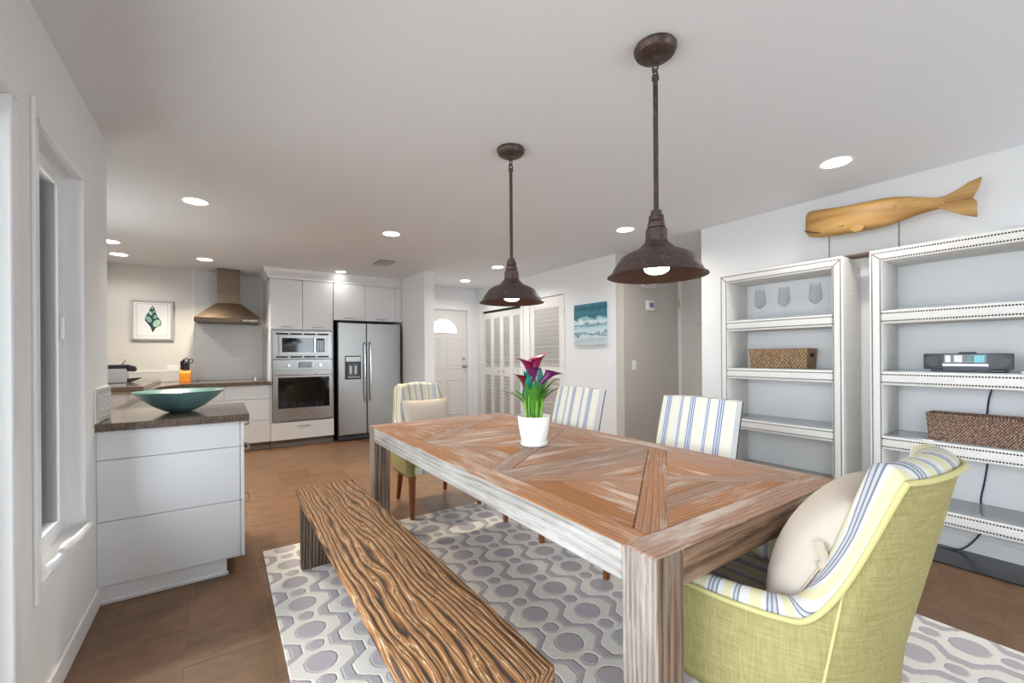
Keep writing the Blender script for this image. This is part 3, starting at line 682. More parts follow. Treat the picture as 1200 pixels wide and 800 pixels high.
for k in range(9): link('slat', vme, vt, (0, -.144 + k * .036, -.014))

def pendant(x, y, label, face):
    t = thing('pendant_lamp', label, 'pendant lamp', (x, y, 0), 0, 'bronze pendants over the dining table')
    bm = BM(); lathe(bm, [(0, 2.44), (.076, 2.44), (.080, 2.434), (.080, 2.424), (.075, 2.419), (.074, 2.412), (.066, 2.405), (.040, 2.400), (.020, 2.397), (.018, 2.380), (.010, 2.375), (0, 2.374)], 32)
    obj('canopy', bm, 'aged_bronze', t, smooth=True, ang=50)
    bm = BM(); 
    for zc, tw in ((2.360, 0), (2.338, 1)):
        pts = [((0.012*math.cos(a)) * (1 if tw else 0), (0.012*math.cos(a)) * (0 if tw else 1), zc + .016*math.sin(a)) for a in [2*PI*k/12 for k in range(13)]]
        tube(bm, pts, .0035, 6, cap=False)
    obj('chain_link', bm, 'aged_bronze', t, smooth=True)
    bm = BM(); tube(bm, [(0, 0, 2.328), (0, 0, 2.312), (0, 0, 2.308), (0, 0, 1.81), (0, 0, 1.80)], [.013, .014, .0095, .0095, .012], 12)
    obj('rod', bm, 'aged_bronze', t, smooth=True)
    bm = BM(); lathe(bm, [(0, 1.803), (.020, 1.803), (.022, 1.785), (.028, 1.783), (.029, 1.765), (.026, 1.762), (.032, 1.758), (.034, 1.738), (.030, 1.735), (.040, 1.73), (.042, 1.69), (.044, 1.682), (.040, 1.676), (.052, 1.674), (.062, 1.66), (.07, 1.645)], 32)
    obj('socket_cap', bm, 'aged_bronze', t, smooth=True, ang=40)
    prof = [(.05, 1.675), (.075, 1.650), (.105, 1.640), (.135, 1.622), (.160, 1.585), (.176, 1.556), (.186, 1.552), (.188, 1.549)]
    bm = BM(); lathe(bm, prof, 48); obj('shade', bm, 'aged_bronze', t, smooth=True, ang=60)
    sh = t.children[-1] if False else [c for c in t.children if c.name.startswith('shade')][0]
    bm = BM(); lathe(bm, [(r - .003, z - .003) for r, z in prof[:-1]] + [(.187, 1.549)], 48); tag(obj('shade_lining', bm, 'copper_inside', sh, smooth=True, ang=60), 'copper-brown inside of the shade')
    bm = BM(); lathe(bm, [(.018, 1.66), (.022, 1.645), (.040, 1.61), (.0475, 1.588), (.0475, 1.580)], 28); obj('bulb', bm, 'bulb_neck', t, smooth=True)
    bm = BM(); lathe(bm, [(.0475, 1.580), (.044, 1.570), (.030, 1.561), (0, 1.557)], 28); obj('bulb_lens', bm, 'bulb_glow', t, smooth=True)
    l = bpy.data.lights.new('pendant_bulb', 'AREA'); l.shape = 'DISK'; l.size = .08; l.energy = PEND_POWER; l.color = (1, .93, .82)
    lo = bpy.data.objects.new('pendant_bulb', l); C.objects.link(lo); lo.parent = t; lo.location = (0, 0, 1.553)
pendant(1.402, 1.056, 'weathered bronze pendant hanging over the bookcase end of the table', 0)
pendant(1.398, 2.052, 'weathered bronze pendant hanging above the potted calla', 0)

# ---------------------------------------------------------------- rug
bm = BM(); box(bm, .213, 2.715, .05, 3.14, 0, .012); bev(bm, .004, 2)
tag(obj('area_rug', bm, 'rug_pile'), 'cream and grey rug with carved discs and wavy bands under the table', 'rug')

# ---------------------------------------------------------------- dining table
RZ = .012
TX0, TX1, TY0, TY1, TZ = .858, 1.962, .652, 3.04, .76
tb = thing('dining_table', 'weathered reclaimed-wood dining table with crossed parquet top', 'table', (1.41, 1.846, 0))
ORG = Vector((1.41, 1.846, 0))
def clip(poly, a, b, c):
    """keep a*x + b*y <= c"""
    out = []
    for k in range(len(poly)):
        p, q = poly[k], poly[(k+1) % len(poly)]
        dp, dq = a*p[0] + b*p[1] - c, a*q[0] + b*q[1] - c
        if dp <= 0: out.append(p)
        if dp * dq < 0:
            s = dp / (dp - dq); out.append((p[0] + (q[0]-p[0])*s, p[1] + (q[1]-p[1])*s))
    return out
def shrink(poly, g):
    n = len(poly); area = sum(poly[k][0]*poly[(k+1)%n][1] - poly[(k+1)%n][0]*poly[k][1] for k in range(n))
    res = poly
    for k in range(n):
        p, q = poly[k], poly[(k+1) % n]; ex, ey = q[0]-p[0], q[1]-p[1]; l = math.hypot(ex, ey)
        if l < 1e-6: continue
        nx_, ny_ = ey/l, -ex/l
        if area < 0: nx_, ny_ = -nx_, -ny_
        res = clip(res, nx_, ny_, nx_*p[0] + ny_*p[1] - g)
        if len(res) < 3: return []
    return res
def plank(poly, ang, z0=None, mat='table_top_x', nm='plank', g=.0013):
    poly = shrink(poly, g)
    if len(poly) < 3: return
    cx = sum(p[0] for p in poly)/len(poly); cy = sum(p[1] for p in poly)/len(poly)
    c, s = math.cos(-ang), math.sin(-ang)
    loc = [((p[0]-cx)*c - (p[1]-cy)*s, (p[0]-cx)*s + (p[1]-cy)*c) for p in poly]
    a2 = sum(loc[k][0]*loc[(k+1)%len(loc)][1] - loc[(k+1)%len(loc)][0]*loc[k][1] for k in range(len(loc)))
    if abs(a2) < 2e-4: return
    bm = BM(); prism(bm, loc, -.028, 0, 'Z', .0018)
    obj(nm, bm, mat, tb, (cx - ORG.x, cy - ORG.y, TZ - random.random() * .0012), (0, 0, ang))
B = .10
# border
plank([(TX0, TY0), (TX1, TY0), (TX1, TY0+B), (TX0, TY0+B)], 0)
plank([(TX0, TY1-B), (TX1, TY1-B), (TX1, TY1), (TX0, TY1)], 0)
plank([(TX0, TY0+B), (TX0+B, TY0+B), (TX0+B, TY1-B), (TX0, TY1-B)], PI/2)
plank([(TX1-B, TY0+B), (TX1, TY0+B), (TX1, TY1-B), (TX1-B, TY1-B)], PI/2)
ix0, ix1 = TX0 + B, TX1 - B
inn = TY1 - TY0 - 2*B; MP = .115; cell = (inn - 2*MP) / 3
for ci in range(3):
    cy0 = TY0 + B + ci * (cell + MP); cy1 = cy0 + cell
    if ci < 2: plank([(ix0, cy1), (ix1, cy1), (ix1, cy1+MP), (ix0, cy1+MP)], 0)
    cx, cy = (ix0+ix1)/2, (cy0+cy1)/2; rect = [(ix0, cy0), (ix1, cy0), (ix1, cy1), (ix0, cy1)]
    dw, dh = ix1-ix0, cy1-cy0; ang = math.atan2(dh, dw); hw = .043
    n1 = (-math.sin(ang), math.cos(ang)); n2 = (math.sin(ang), math.cos(ang))
    def band(poly, n, lo, hi):
        d = n[0]*cx + n[1]*cy; poly = clip(poly, n[0], n[1], d + hi); return clip(poly, -n[0], -n[1], -(d + lo)) if len(poly) > 2 else []
    plank(band(rect, n1, -hw, hw), ang)
    d2 = band(rect, n2, -hw, hw)
    for s_ in ((hw, 9), (-9, -hw)):
        pl = band(d2, n1, *s_)
        if len(pl) > 2: plank(pl, -ang)
    NS = 4
    for side in range(4):       # near, far, left, right triangles filled with strips parallel to the cell edge
        s1, s2 = ((-1, -1), (1, 1), (1, -1), (-1, 1))[side]
        tri = band(rect, n1, *((hw, 9) if s1 > 0 else (-9, -hw)))
        tri = band(tri, n2, *((hw, 9) if s2 > 0 else (-9, -hw))) if len(tri) > 2 else []
        if len(tri) < 3: continue
        for k in range(NS):
            f0, f1 = k / NS, (k+1) / NS
            if side < 2:
                ya, yb = (cy0 + f0*dh/2, cy0 + f1*dh/2) if side == 0 else (cy1 - f1*dh/2, cy1 - f0*dh/2)
                pl = clip(clip(tri, 0, 1, yb), 0, -1, -ya); a_ = 0
            else:
                xa, xb = (ix0 + f0*dw/2, ix0 + f1*dw/2) if side == 2 else (ix1 - f1*dw/2, ix1 - f0*dw/2)
                pl = clip(clip(tri, 1, 0, xb), -1, 0, -xa) if len(tri) > 2 else []; a_ = PI/2
            if len(pl) > 2: plank(pl, a_)
def tpart(nm, mats, x0, x1, y0, y1, z0, z1, fm=None, b=.003):
    bm = BM(); box(bm, x0-ORG.x, x1-ORG.x, y0-ORG.y, y1-ORG.y, z0, z1)
    bm.normal_update()
    bev(bm, b, 1); bm.normal_update()
    bmesh.ops.recalc_face_normals(bm, faces=list(bm.faces))
    if fm:
        for f in bm.faces:
            f.material_index = 1 if fm(f.normal) else 0
    return obj(nm, bm, mats, tb)
LW = .108
tpart('apron', 'table_pale_y', TX0, TX0+.03, TY0+LW, TY1-LW, TZ-.10, TZ-.004)
tpart('apron', 'table_pale_y', TX1-.03, TX1, TY0+LW, TY1-LW, TZ-.10, TZ-.004)
tpart('apron', 'table_brown_x', TX0+LW, TX1-LW, TY0, TY0+.03, TZ-.10, TZ-.004)
tpart('apron', 'table_brown_x', TX0+LW, TX1-LW, TY1-.03, TY1, TZ-.10, TZ-.004)
for lx in (TX0, TX1-LW):
    for ly in (TY0, TY1-LW):
        tpart('leg', ['table_brown_z', 'table_pale_z'], lx, lx+LW, ly, ly+LW, RZ, TZ-.004, fm=lambda n: abs(n.x) > .5)  # x-facing leg sides paler, the others brown
# near-end mitred fascia faces over the leg tops
# ---------------------------------------------------------------- bench
BX0, BX1, BY0, BY1, BZ = .362, .697, .838, 2.835, .46
be = thing('dining_bench', 'rough-sawn wooden bench with bold dark grain along the table', 'bench', ((BX0+BX1)/2, (BY0+BY1)/2, 0), PI/2)
bl, bw = (BY1-BY0)/2, (BX1-BX0)/2
bm = BM(); box(bm, -bl, bl, -bw, bw, BZ-.048, BZ); bev(bm, .005, 2); obj('seat', bm, 'bench_x', be, smooth=True, ang=40)
for s in (-1, 1):
    bm = BM(); x1 = s * (bl - .05); x0 = s * (bl - .115)
    box(bm, min(x0, x1), max(x0, x1), -bw+.016, bw-.016, RZ, BZ-.048); bev(bm, .005, 2); obj('leg', bm, 'bench_z', be, smooth=True, ang=40)

# ---------------------------------------------------------------- chairs
def lerp(a, b, t): return a + (b - a) * t
def sstep(t): t = max(0, min(1, t)); return t * t * (3 - 2 * t)
def tapered_leg(x, y, z0, z1, r0, r1, dx=0, dy=0):
    bm = BM()
    lo = [bm.verts.new((x + dx + sx*r0, y + dy + sy*r0, z0)) for sx, sy in ((-1,-1),(1,-1),(1,1),(-1,1))]
    hi = [bm.verts.new((x + sx*r1, y + sy*r1, z1)) for sx, sy in ((-1,-1),(1,-1),(1,1),(-1,1))]
    bridge(bm, lo, hi); bm.faces.new(list(reversed(lo))); bm.faces.new(hi); bev(bm, .004, 1); return bm
def armchair(label):
    t = thing('host_armchair', label, 'armchair', (0, 0, 0), 0, 'yellow linen armchairs at the table ends')
    half = [(-.345, .29), (-.345, .15), (-.340, 0), (-.315, -.11), (-.265, -.195), (-.20, -.25), (-.10, -.285), (0, -.295)]
    # resample with Catmull-Rom
    pts = half + [(-x, y) for x, y in reversed(half[:-1])]
    def cr(p0, p1, p2, p3, u): return tuple(0.5*((2*p1[i]) + (-p0[i]+p2[i])*u + (2*p0[i]-5*p1[i]+4*p2[i]-p3[i])*u*u + (-p0[i]+3*p1[i]-3*p2[i]+p3[i])*u**3) for i in (0, 1))
    cv = []
    for k in range(len(pts)-1):
        p0, p1, p2, p3 = pts[max(k-1, 0)], pts[k], pts[k+1], pts[min(k+2, len(pts)-1)]
        for j in range(14): cv.append(cr(p0, p1, p2, p3, j/14))
    cv.append(pts[-1]); n = len(cv)
    sl_ = [0]
    for a, b in zip(cv, cv[1:]): sl_.append(sl_[-1] + math.hypot(b[0]-a[0], b[1]-a[1]))
    S = sl_[-1]
    nrm = []
    for k in range(n):
        a, b = cv[max(k-1, 0)], cv[min(k+1, n-1)]; dx, dy = b[0]-a[0], b[1]-a[1]; l = math.hypot(dx, dy); nrm.append((-dy/l, dx/l))
    if sum(nrm[n//2][i] * (0, 1)[i] for i in (0, 1)) < 0: nrm = [(-a, -b) for a, b in nrm]   # inward
    def top(k):
        xx = abs(cv[k][0]) if cv[k][1] < 0 else 9; tt = max(0, min(1, (.292 - xx) / .090)); wgt = tt ** 2.0 * (1 - .12 * tt ** 6) / .88
        return lerp(.612, .972, wgt) + .010 * sstep((.19 - xx) / .19)
    def wback(k): return sstep((.02 - cv[k][1]) / .25)
    def P(k, z, inw):
        lean = -.12 * max(0, (z - .42) / .55) ** 1.25 * wback(k)
        flare = .012 * (1 - wback(k)) * (z - .33)
        return Vector((cv[k][0] + nrm[k][0]*inw, cv[k][1] + nrm[k][1]*inw + lean, z))
    ZB, NT = .33, 10
    TH = lambda k: lerp(.062, .085, wback(k))
    bm = BM(); g = []
    for k in range(n):
        zt = top(k) - .022
        g.append([bm.verts.new(P(k, lerp(ZB, zt, j/NT), -.012 * math.sin(PI * j / NT))) for j in range(NT+1)])
    for k in range(n-1):
        for j in range(NT): bm.faces.new((g[k][j], g[k+1][j], g[k+1][j+1], g[k][j+1]))
    # arm fronts and underside
    for k in (0, n-1):
        inn_ = [bm.verts.new(P(k, lerp(ZB, top(k) - .022, j/NT), TH(k)*.98)) for j in range(NT+1)]
        for j in range(NT): bm.faces.new((g[k][j], g[k][j+1], inn_[j+1], inn_[j]))
    ob = obj('outer_shell', bm, 'yellow_linen', t, smooth=True, ang=60)
    md = ob.modifiers.new('thick', 'SOLIDIFY'); md.thickness = .006
    # inner upholstery with rolled top
    bm = BM(); rows = []
    NC = 8
    for k in range(n):
        th = TH(k); zt = top(k) - .022; row = []
        for j in range(NC+1):
            a = PI * j / NC; row.append((P(k, zt, th/2 - th/2*math.cos(a)) + Vector((0, 0, math.sin(a) * .034))))
        for j in range(1, NT+1):
            u = j / NT; row.append(P(k, lerp(zt, .40, u), th + .016 * math.sin(PI * u)))
        rows.append(row)
    vs = [[bm.verts.new(p) for p in row] for row in rows]
    for k in range(n-1):
        for j in range(len(vs[0])-1): bm.faces.new((vs[k][j], vs[k+1][j], vs[k+1][j+1], vs[k][j+1]))
    sf, su = [], [0.0]          # slope factor and stripe coordinate along the plan curve
    for k in range(n):
        a, b = max(k-1, 0), min(k+1, n-1); dz = abs(top(b) - top(a)); ds = sl_[b] - sl_[a]; sf.append(dz / math.hypot(dz, ds))
    sf = [sum(sf[max(0, k-6):k+7]) / len(sf[max(0, k-6):k+7]) for k in range(n)]
    for k in range(1, n): su.append(su[-1] + (sl_[k] - sl_[k-1]) * 1.3 * (1 - .85 * sf[k]))
    m0 = len(vs[0]); bm.verts.index_update()
    me = mesh('inner_upholstery', bm, 'stripes_host', True, 75)
    l = me.uv_layers.new(name='UVMap')
    for lp in me.loops:
        k, j = divmod(lp.vertex_index, m0); l.data[lp.index].uv = (su[k] + 10 - su[-1]/2 + sf[k] * 2.1 * min(j, NC) / NC * TH(k) * (1 if k < n/2 else -1), j * .05)
    link('inner_upholstery', me, t)
    # arm front rolls
    for k in (0, n-1):
        bm = BM(); th = TH(k); c = P(k, top(k) - .022, th/2); r = th/2
        ce = bm.verts.new(c + Vector((0, .004, 0))); rg = [bm.verts.new(c + Vector((r*math.cos(a), 0.0, .034*math.sin(a)))) for a in [PI*j/8 for j in range(9)]]
        for j in range(8): bm.faces.new((ce, rg[j], rg[j+1]))
        obj('arm_cap', bm, 'yellow_linen', t)
    bm = BM(); tube(bm, [P(k, top(k) - .020, -.006) for k in range(n)], .0068, 8); obj('piping', bm, 'piping_yellow', t, smooth=True)
    for s in (-1, 1):   # vertical seam piping where side meets back
        k = min(range(n), key=lambda q: abs(cv[q][0] - s*.245) + (0 if cv[q][1] < -.1 else 9))
        bm = BM(); tube(bm, [P(k, lerp(ZB, top(k)-.022, j/12), -.0125*math.sin(PI*j/12)-.001) for j in range(13)], .0035, 6); obj('seam', bm, 'piping_yellow', t, smooth=True)
    bm = BM(); box(bm, -.285, .285, -.20, .31, .385, .475); [setattr(v.co, 'x', v.co.x * .70) for v in bm.verts if v.co.y < 0]; bev(bm, .035, 3); me = mesh('seat_cushion', bm, 'stripes_host', True, 60); uv_set(me, lambda c: (c.x + 10, c.y)); link('seat_cushion', me, t)
    bm = BM(); box(bm, -.285, .285, -.20, .285, .33, .40); [setattr(v.co, 'x', v.co.x * .70) for v in bm.verts if v.co.y < 0]; bev(bm, .012, 2); me = mesh('seat_rail', bm, 'stripes_host', True, 60); uv_set(me, lambda c: (c.x + 10, c.y)); link('seat_rail', me, t)
    for (x, y, dx, dy) in ((-.29, .25, 0, 0), (.29, .25, 0, 0), (-.21, -.20, -.01, -.06), (.21, -.20, .01, -.06)):
        obj('leg', tapered_leg(x, y, .0, .34, .014, .024, dx, dy), 'leg_wood', t)
    return t
ac = armchair('yellow linen armchair holding a knotted cushion, nearest the bookcases')
ac['label'] = 'yellow linen armchair with a knotted pale cushion, backed by the bookcases'
ac.location = (1.43, .655, RZ)
ac2 = dup(ac, (1.475, 3.34, RZ), PI, 'yellow linen armchair at the kitchen end of the table')

def side_chair(label):
    t = thing('side_chair', label, 'chair', (0, 0, 0), 0, 'striped side chairs along the table')
    # local: faces +Y, back at -Y
    bm = BM(); NXs, NZs = 8, 12; W2 = .235
    fr, bk = [], []
    for i in range(NXs+1):
        fx, bkk = [], []
        for j in range(NZs+1):
            u = -1 + 2*i/NXs; v = j/NZs; z = lerp(.40, .985, v) - .010 * u*u * v
            x = u * lerp(W2, W2*.97, v); yb = -.245 - .13 * v**1.3
            bow = .012 * (1-u*u)
            fx.append(bm.verts.new((x, yb + .075 + bow * .6 - .012*u*u, z))); bkk.append(bm.verts.new((x, yb - bow * .3, z)))
        fr.append(fx); bk.append(bkk)
    for i in range(NXs):
        for j in range(NZs):
            bm.faces.new((fr[i][j], fr[i+1][j], fr[i+1][j+1], fr[i][j+1])); bm.faces.new((bk[i+1][j], bk[i][j], bk[i][j+1], bk[i+1][j+1]))
    for i in range(NXs):
        bm.faces.new((fr[i][NZs], fr[i+1][NZs], bk[i+1][NZs], bk[i][NZs])); bm.faces.new((fr[i+1][0], fr[i][0], bk[i][0], bk[i+1][0]))
    for j in range(NZs):
        bm.faces.new((fr[0][j], fr[0][j+1], bk[0][j+1], bk[0][j])); bm.faces.new((fr[NXs][j+1], fr[NXs][j], bk[NXs][j], bk[NXs][j+1]))
    es = [e for e in bm.edges if e.calc_face_angle(0) > 1.0]
    bmesh.ops.bevel(bm, geom=es, offset=.014, segments=3, profile=.5, affect='EDGES', clamp_overlap=True)
    me = mesh('backrest', bm, 'stripes', True, 60); uv_set(me, lambda c: (c.x + 10.295, c.z)); link('backrest', me, t)
    bm = BM(); box(bm, -.245, .245, -.25, .25, .37, .485); bev(bm, .03, 3); me = mesh('seat', bm, 'stripes', True, 60); uv_set(me, lambda c: (c.x + 10.295, c.y)); link('seat', me, t)
    for s in (-1, 1):
        bm = BM(); tube(bm, [(s*lerp(W2, W2*.97, v)*1.0, -.245-.13*v**1.3+.002, lerp(.40, .972, v)) for v in [j/10 for j in range(11)]], .0045, 6); obj('piping', bm, 'black_plastic' if False else 'charcoal_plastic', t, smooth=True)
    for (x, y, dx, dy) in ((-.215, .22, 0, 0), (.215, .22, 0, 0), (-.20, -.24, 0, -.06), (.20, -.24, 0, -.06)):
        obj('leg', tapered_leg(x, y, 0, .385, .015, .023, dx, dy), 'leg_wood', t)
    return t
s1 = side_chair('blue and cream striped side chair backed by the bookcase with wine glasses')
s1.location = (1.965, 1.44, RZ); s1.rotation_euler = (0, 0, PI/2)
s2 = dup(s1, (1.955, 2.43, RZ), PI/2, 'blue and cream striped side chair backed by the sea painting wall')

def pillow(name, label, wd, ht, th, mat):
    bm = BM(); n = 16; top_, bot = [], []
    for i in range(n+1):
        a, b = [], []
        for j in range(n+1):
            u, v = -1 + 2*i/n, -1 + 2*j/n
            e = (1 - u**2) * (1 - v**2); h = th/2 * max(e, 0) ** .42
            px = u * wd/2 * (1 - .05 * (1 - abs(v)**2) * 1.0 * (abs(u) > .0)); pz = v * ht/2 * (1 - .05 * (1 - u*u))
            a.append(bm.verts.new((px, h, pz)))
            b.append(a[-1] if i in (0, n) or j in (0, n) else bm.verts.new((px, -h, pz)))
        top_.append(a); bot.append(b)
    for i in range(n):
        for j in range(n):
            bm.faces.new((top_[i][j], top_[i+1][j], top_[i+1][j+1], top_[i][j+1]))
            q = (bot[i][j], bot[i][j+1], bot[i+1][j+1], bot[i+1][j])
            try: bm.faces.new(q)
            except ValueError: pass
    t = thing(name, label, 'cushion')
    c = obj('cover', bm, mat, t, smooth=True, ang=80)
    return t
pw = pillow('throw_cushion', 'pale linen cushion with a knotted tie on the near yellow armchair', .43, .43, .20, 'cushion_linen')
pw['label'] = 'pale linen cushion with a knotted fabric tie in the yellow armchair'
pw.location = (1.436, .516, .695); pw.rotation_euler = (math.radians(28), 0, math.radians(15))
# seam around the edge and a knotted tie on the side
def edge_pts(wd, ht, n=16):
    e = [-1 + 2*q/n for q in range(n+1)]; f = lambda u, v: (u * wd/2 * (1 - .05 * (1 - v*v)), 0, v * ht/2 * (1 - .05 * (1 - u*u)))
    return [f(u, -1) for u in e] + [f(1, v) for v in e[1:]] + [f(u, 1) for u in reversed(e[:-1])] + [f(-1, v) for v in reversed(e[:-1])]
bm = BM(); tube(bm, edge_pts(.43, .43), .004, 6, cap=False); obj('seam', bm, 'cushion_tie', pw, smooth=True)
bm = BM(); bmesh.ops.create_icosphere(bm, subdivisions=2, radius=.015); bmesh.ops.scale(bm, verts=bm.verts, vec=(.9, 1.0, 1.15)); bmesh.ops.translate(bm, verts=bm.verts, vec=(-.212, -.004, .03)); obj('knot', bm, 'cushion_tie', pw, smooth=True)
for s_, dz in ((-1, -.05), (1, .045)):
    bm = BM(); tube(bm, [(-.212, -.004, .03), (-.222, -.012 + s_*.02, .03 + dz*.5), (-.214, -.012 + s_*.045, .03 + dz)], [.006, .012, .012], 10); bmesh.ops.scale(bm, verts=bm.verts, vec=(.55, 1, 1), space=Matrix.Translation((.212, 0, 0))); obj('tie_end', bm, 'cushion_tie', pw, smooth=True)
pw2 = pillow('throw_cushion', 'plain beige cushion in the armchair at the kitchen end', .43, .40, .13, 'cushion_linen')
pw2.location = (1.475, 3.46, .675); pw2.rotation_euler = (math.radians(-16), 0, math.radians(2))

# ---------------------------------------------------------------- potted calla
pt = thing('potted_calla', 'purple calla lily plant in a white pot on the dining table', 'plant', (1.40, 1.85, TZ))
bm = BM(); lathe(bm, [(0, .014), (.062, .014), (.066, .02), (.076, .06), (.084, .11), (.088, .150), (.0885, .158), (.084, .158), (.082, .15), (.078, .13), (.075, .125)], 40); obj('pot', bm, 'pot_white', pt, smooth=True, ang=50)
bm = BM(); lathe(bm, [(0, 0), (.068, 0), (.074, .005), (.076, .024), (.073, .025), (.070, .010), (0, .008)], 40); obj('saucer', bm, 'pot_white', pt, smooth=True, ang=50)
bm = BM(); lathe(bm, [(.078, .132), (.05, .137), (0, .14)], 24); obj('soil', bm, 'soil', pt, smooth=True)
def strap(p0, d, L_, wd, curve, mat, nm='leaf', tw=0):
    """arching leaf from p0 heading outward along angle d"""
    bm = BM(); prev = None; n = 10; ou = Vector((math.cos(d), math.sin(d), 0)); si = Vector((-math.sin(d), math.cos(d), 0))
    th = curve[0]; pos = Vector(p0)
    for k in range(n+1):
        u = k / n; w_ = wd * (math.sin(PI * min(1, u*.86 + .14)) ** .8) * (.35 + .65 * sstep(u*2)) if u < 1 else 0.0005
        dirv = ou * math.sin(th) + Vector((0, 0, math.cos(th)))
        s2 = (si * math.cos(tw) + dirv.cross(si) * math.sin(tw))
        nn = dirv.cross(s2)
        cur = [bm.verts.new(pos - s2*w_ + nn * w_*.35), bm.verts.new(pos), bm.verts.new(pos + s2*w_ + nn * w_*.35)]
        if prev:
            bm.faces.new((prev[0], cur[0], cur[1], prev[1])); bm.faces.new((prev[1], cur[1], cur[2], prev[2]))
        prev = cur; pos = pos + dirv * L_ / n; th = lerp(curve[0], curve[1], (k+1)/n)
    return obj(nm, bm, mat, pt, smooth=True, ang=80)
def stem(p0, p1, r, mat='stem_green'):
    bm = BM(); p0, p1 = Vector(p0), Vector(p1); mid = (p0 + p1) / 2 + Vector((random.uniform(-.008, .008), random.uniform(-.008, .008), 0))
    tube(bm, [p0, mid, p1], [r, r*.9, r*.7], 7); obj('stem', bm, mat, pt, smooth=True)
rl = YAW   # camera right direction in plan
def RT(a, b=0.0): return Vector((math.cos(YAW)*a + math.sin(YAW)*b, -math.sin(YAW)*a + math.cos(YAW)*b, 0))
for k in range(18):
    a = RT(random.uniform(-.042, .042), random.uniform(-.03, .03)); b = a * 1.5
    stem((a.x, a.y, .13), (b.x, b.y, random.uniform(.24, .31)), random.uniform(.004, .0065))
RA = -YAW
for (dd, ln, wd, cu, mt_) in ((RA+.1, .20, .026, (.25, 1.0), 'leaf_green'), (RA-.25, .17, .028, (.4, 1.2), 'leaf_green'), (RA+.5, .22, .02, (.2, .7), 'leaf_green'), (RA-.7, .16, .024, (.3, 1.1), 'leaf_green'),
        (RA+PI+.1, .19, .016, (.5, 1.5), 'leaf_green'), (RA+PI-.3, .17, .02, (.35, 1.1), 'leaf_green'), (RA+PI+.5, .16, .022, (.3, 1.0), 'leaf_green'), (RA+PI-.1, .26, .010, (.15, .35), 'leaf_teal'),
        (RA-1.6, .2, .026, (.1, .6), 'leaf_green'), (RA+1.5, .22, .024, (.05, .5), 'leaf_green'), (RA-1.2, .19, .02, (.1, .7), 'leaf_green'), (RA-2.1, .19, .02, (.1, .7), 'leaf_green')):
    s0 = Vector((math.cos(dd), math.sin(dd), 0)) * .03
    strap((s0.x, s0.y, .15 + random.uniform(0, .05)), dd, ln, wd, cu, mt_)
for k in range(26):
    dd = random.uniform(0, 2*PI); s0 = RT(random.uniform(-.045, .04), random.uniform(-.035, .035))
    strap((s0.x, s0.y, random.uniform(.20, .28)), dd, random.uniform(.10, .15), random.uniform(.012, .020), (random.uniform(-.1, .1), random.uniform(.1, .4)), 'leaf_teal')
def calla(base, tilt, az, size, mat):
    """funnel spathe: rolled cone flaring to a pointed lip"""
    bm = BM(); n, m_ = 20, 9; rows = []
    for j in range(m_+1):
        v = j / m_; row = []
        for k in range(n+1):
            a = 2*PI*(k/n) * 1.08 - PI; lip = 1 + .55 * math.cos(a) ** 3 if v > .0 else 1
            r = size * (.12 + .17*v + .30 * v**4 * (1 + .35*math.cos(a))); z = size * (1.35 * v) + size * .34 * v**3 * math.cos(a) - size * .22 * v**6
            row.append(bm.verts.new((r*math.cos(a) * (1 + .02*k/n), r*math.sin(a), z)))
        rows.append(row)
    for j in range(m_):
        for k in range(n): bm.faces.new((rows[j][k], rows[j][k+1], rows[j+1][k+1], rows[j+1][k]))
    Rm = Matrix.Rotation(az, 4, 'Z') @ Matrix.Rotation(tilt, 4, 'Y')
    bmesh.ops.transform(bm, verts=bm.verts, matrix=Matrix.Translation(base) @ Rm)
    fl = obj('flower', bm, mat, pt, smooth=True, ang=80)
    bm = BM(); tube(bm, [(0, 0, size*.3), (0, 0, size*.8), (0, 0, size*1.0)], [size*.07, size*.06, size*.02], 8); bmesh.ops.transform(bm, verts=bm.verts, matrix=Matrix.Translation(base) @ Rm); tag(obj('spadix', bm, 'calla_purple', fl, smooth=True), 'slim purple spadix inside the flower')
    stem((base[0]*.4, base[1]*.4, .14), base, .005, 'stem_green')
def cb(a, b, z): v = RT(a, b); return (v.x, v.y, z)
calla(cb(.006, 0, .37), .12, RA + .3, .095, 'calla_magenta')
calla(cb(-.014, .02, .36), .18, RA + PI, .085, 'calla_magenta')
calla(cb(.035, -.01, .33), .75, RA, .085, 'calla_purple')
calla(cb(-.045, -.01, .31), .3, RA + PI, .062, 'calla_red')
calla(cb(.0, -.03, .345), .25, RA - 1.6, .06, 'calla_purple')

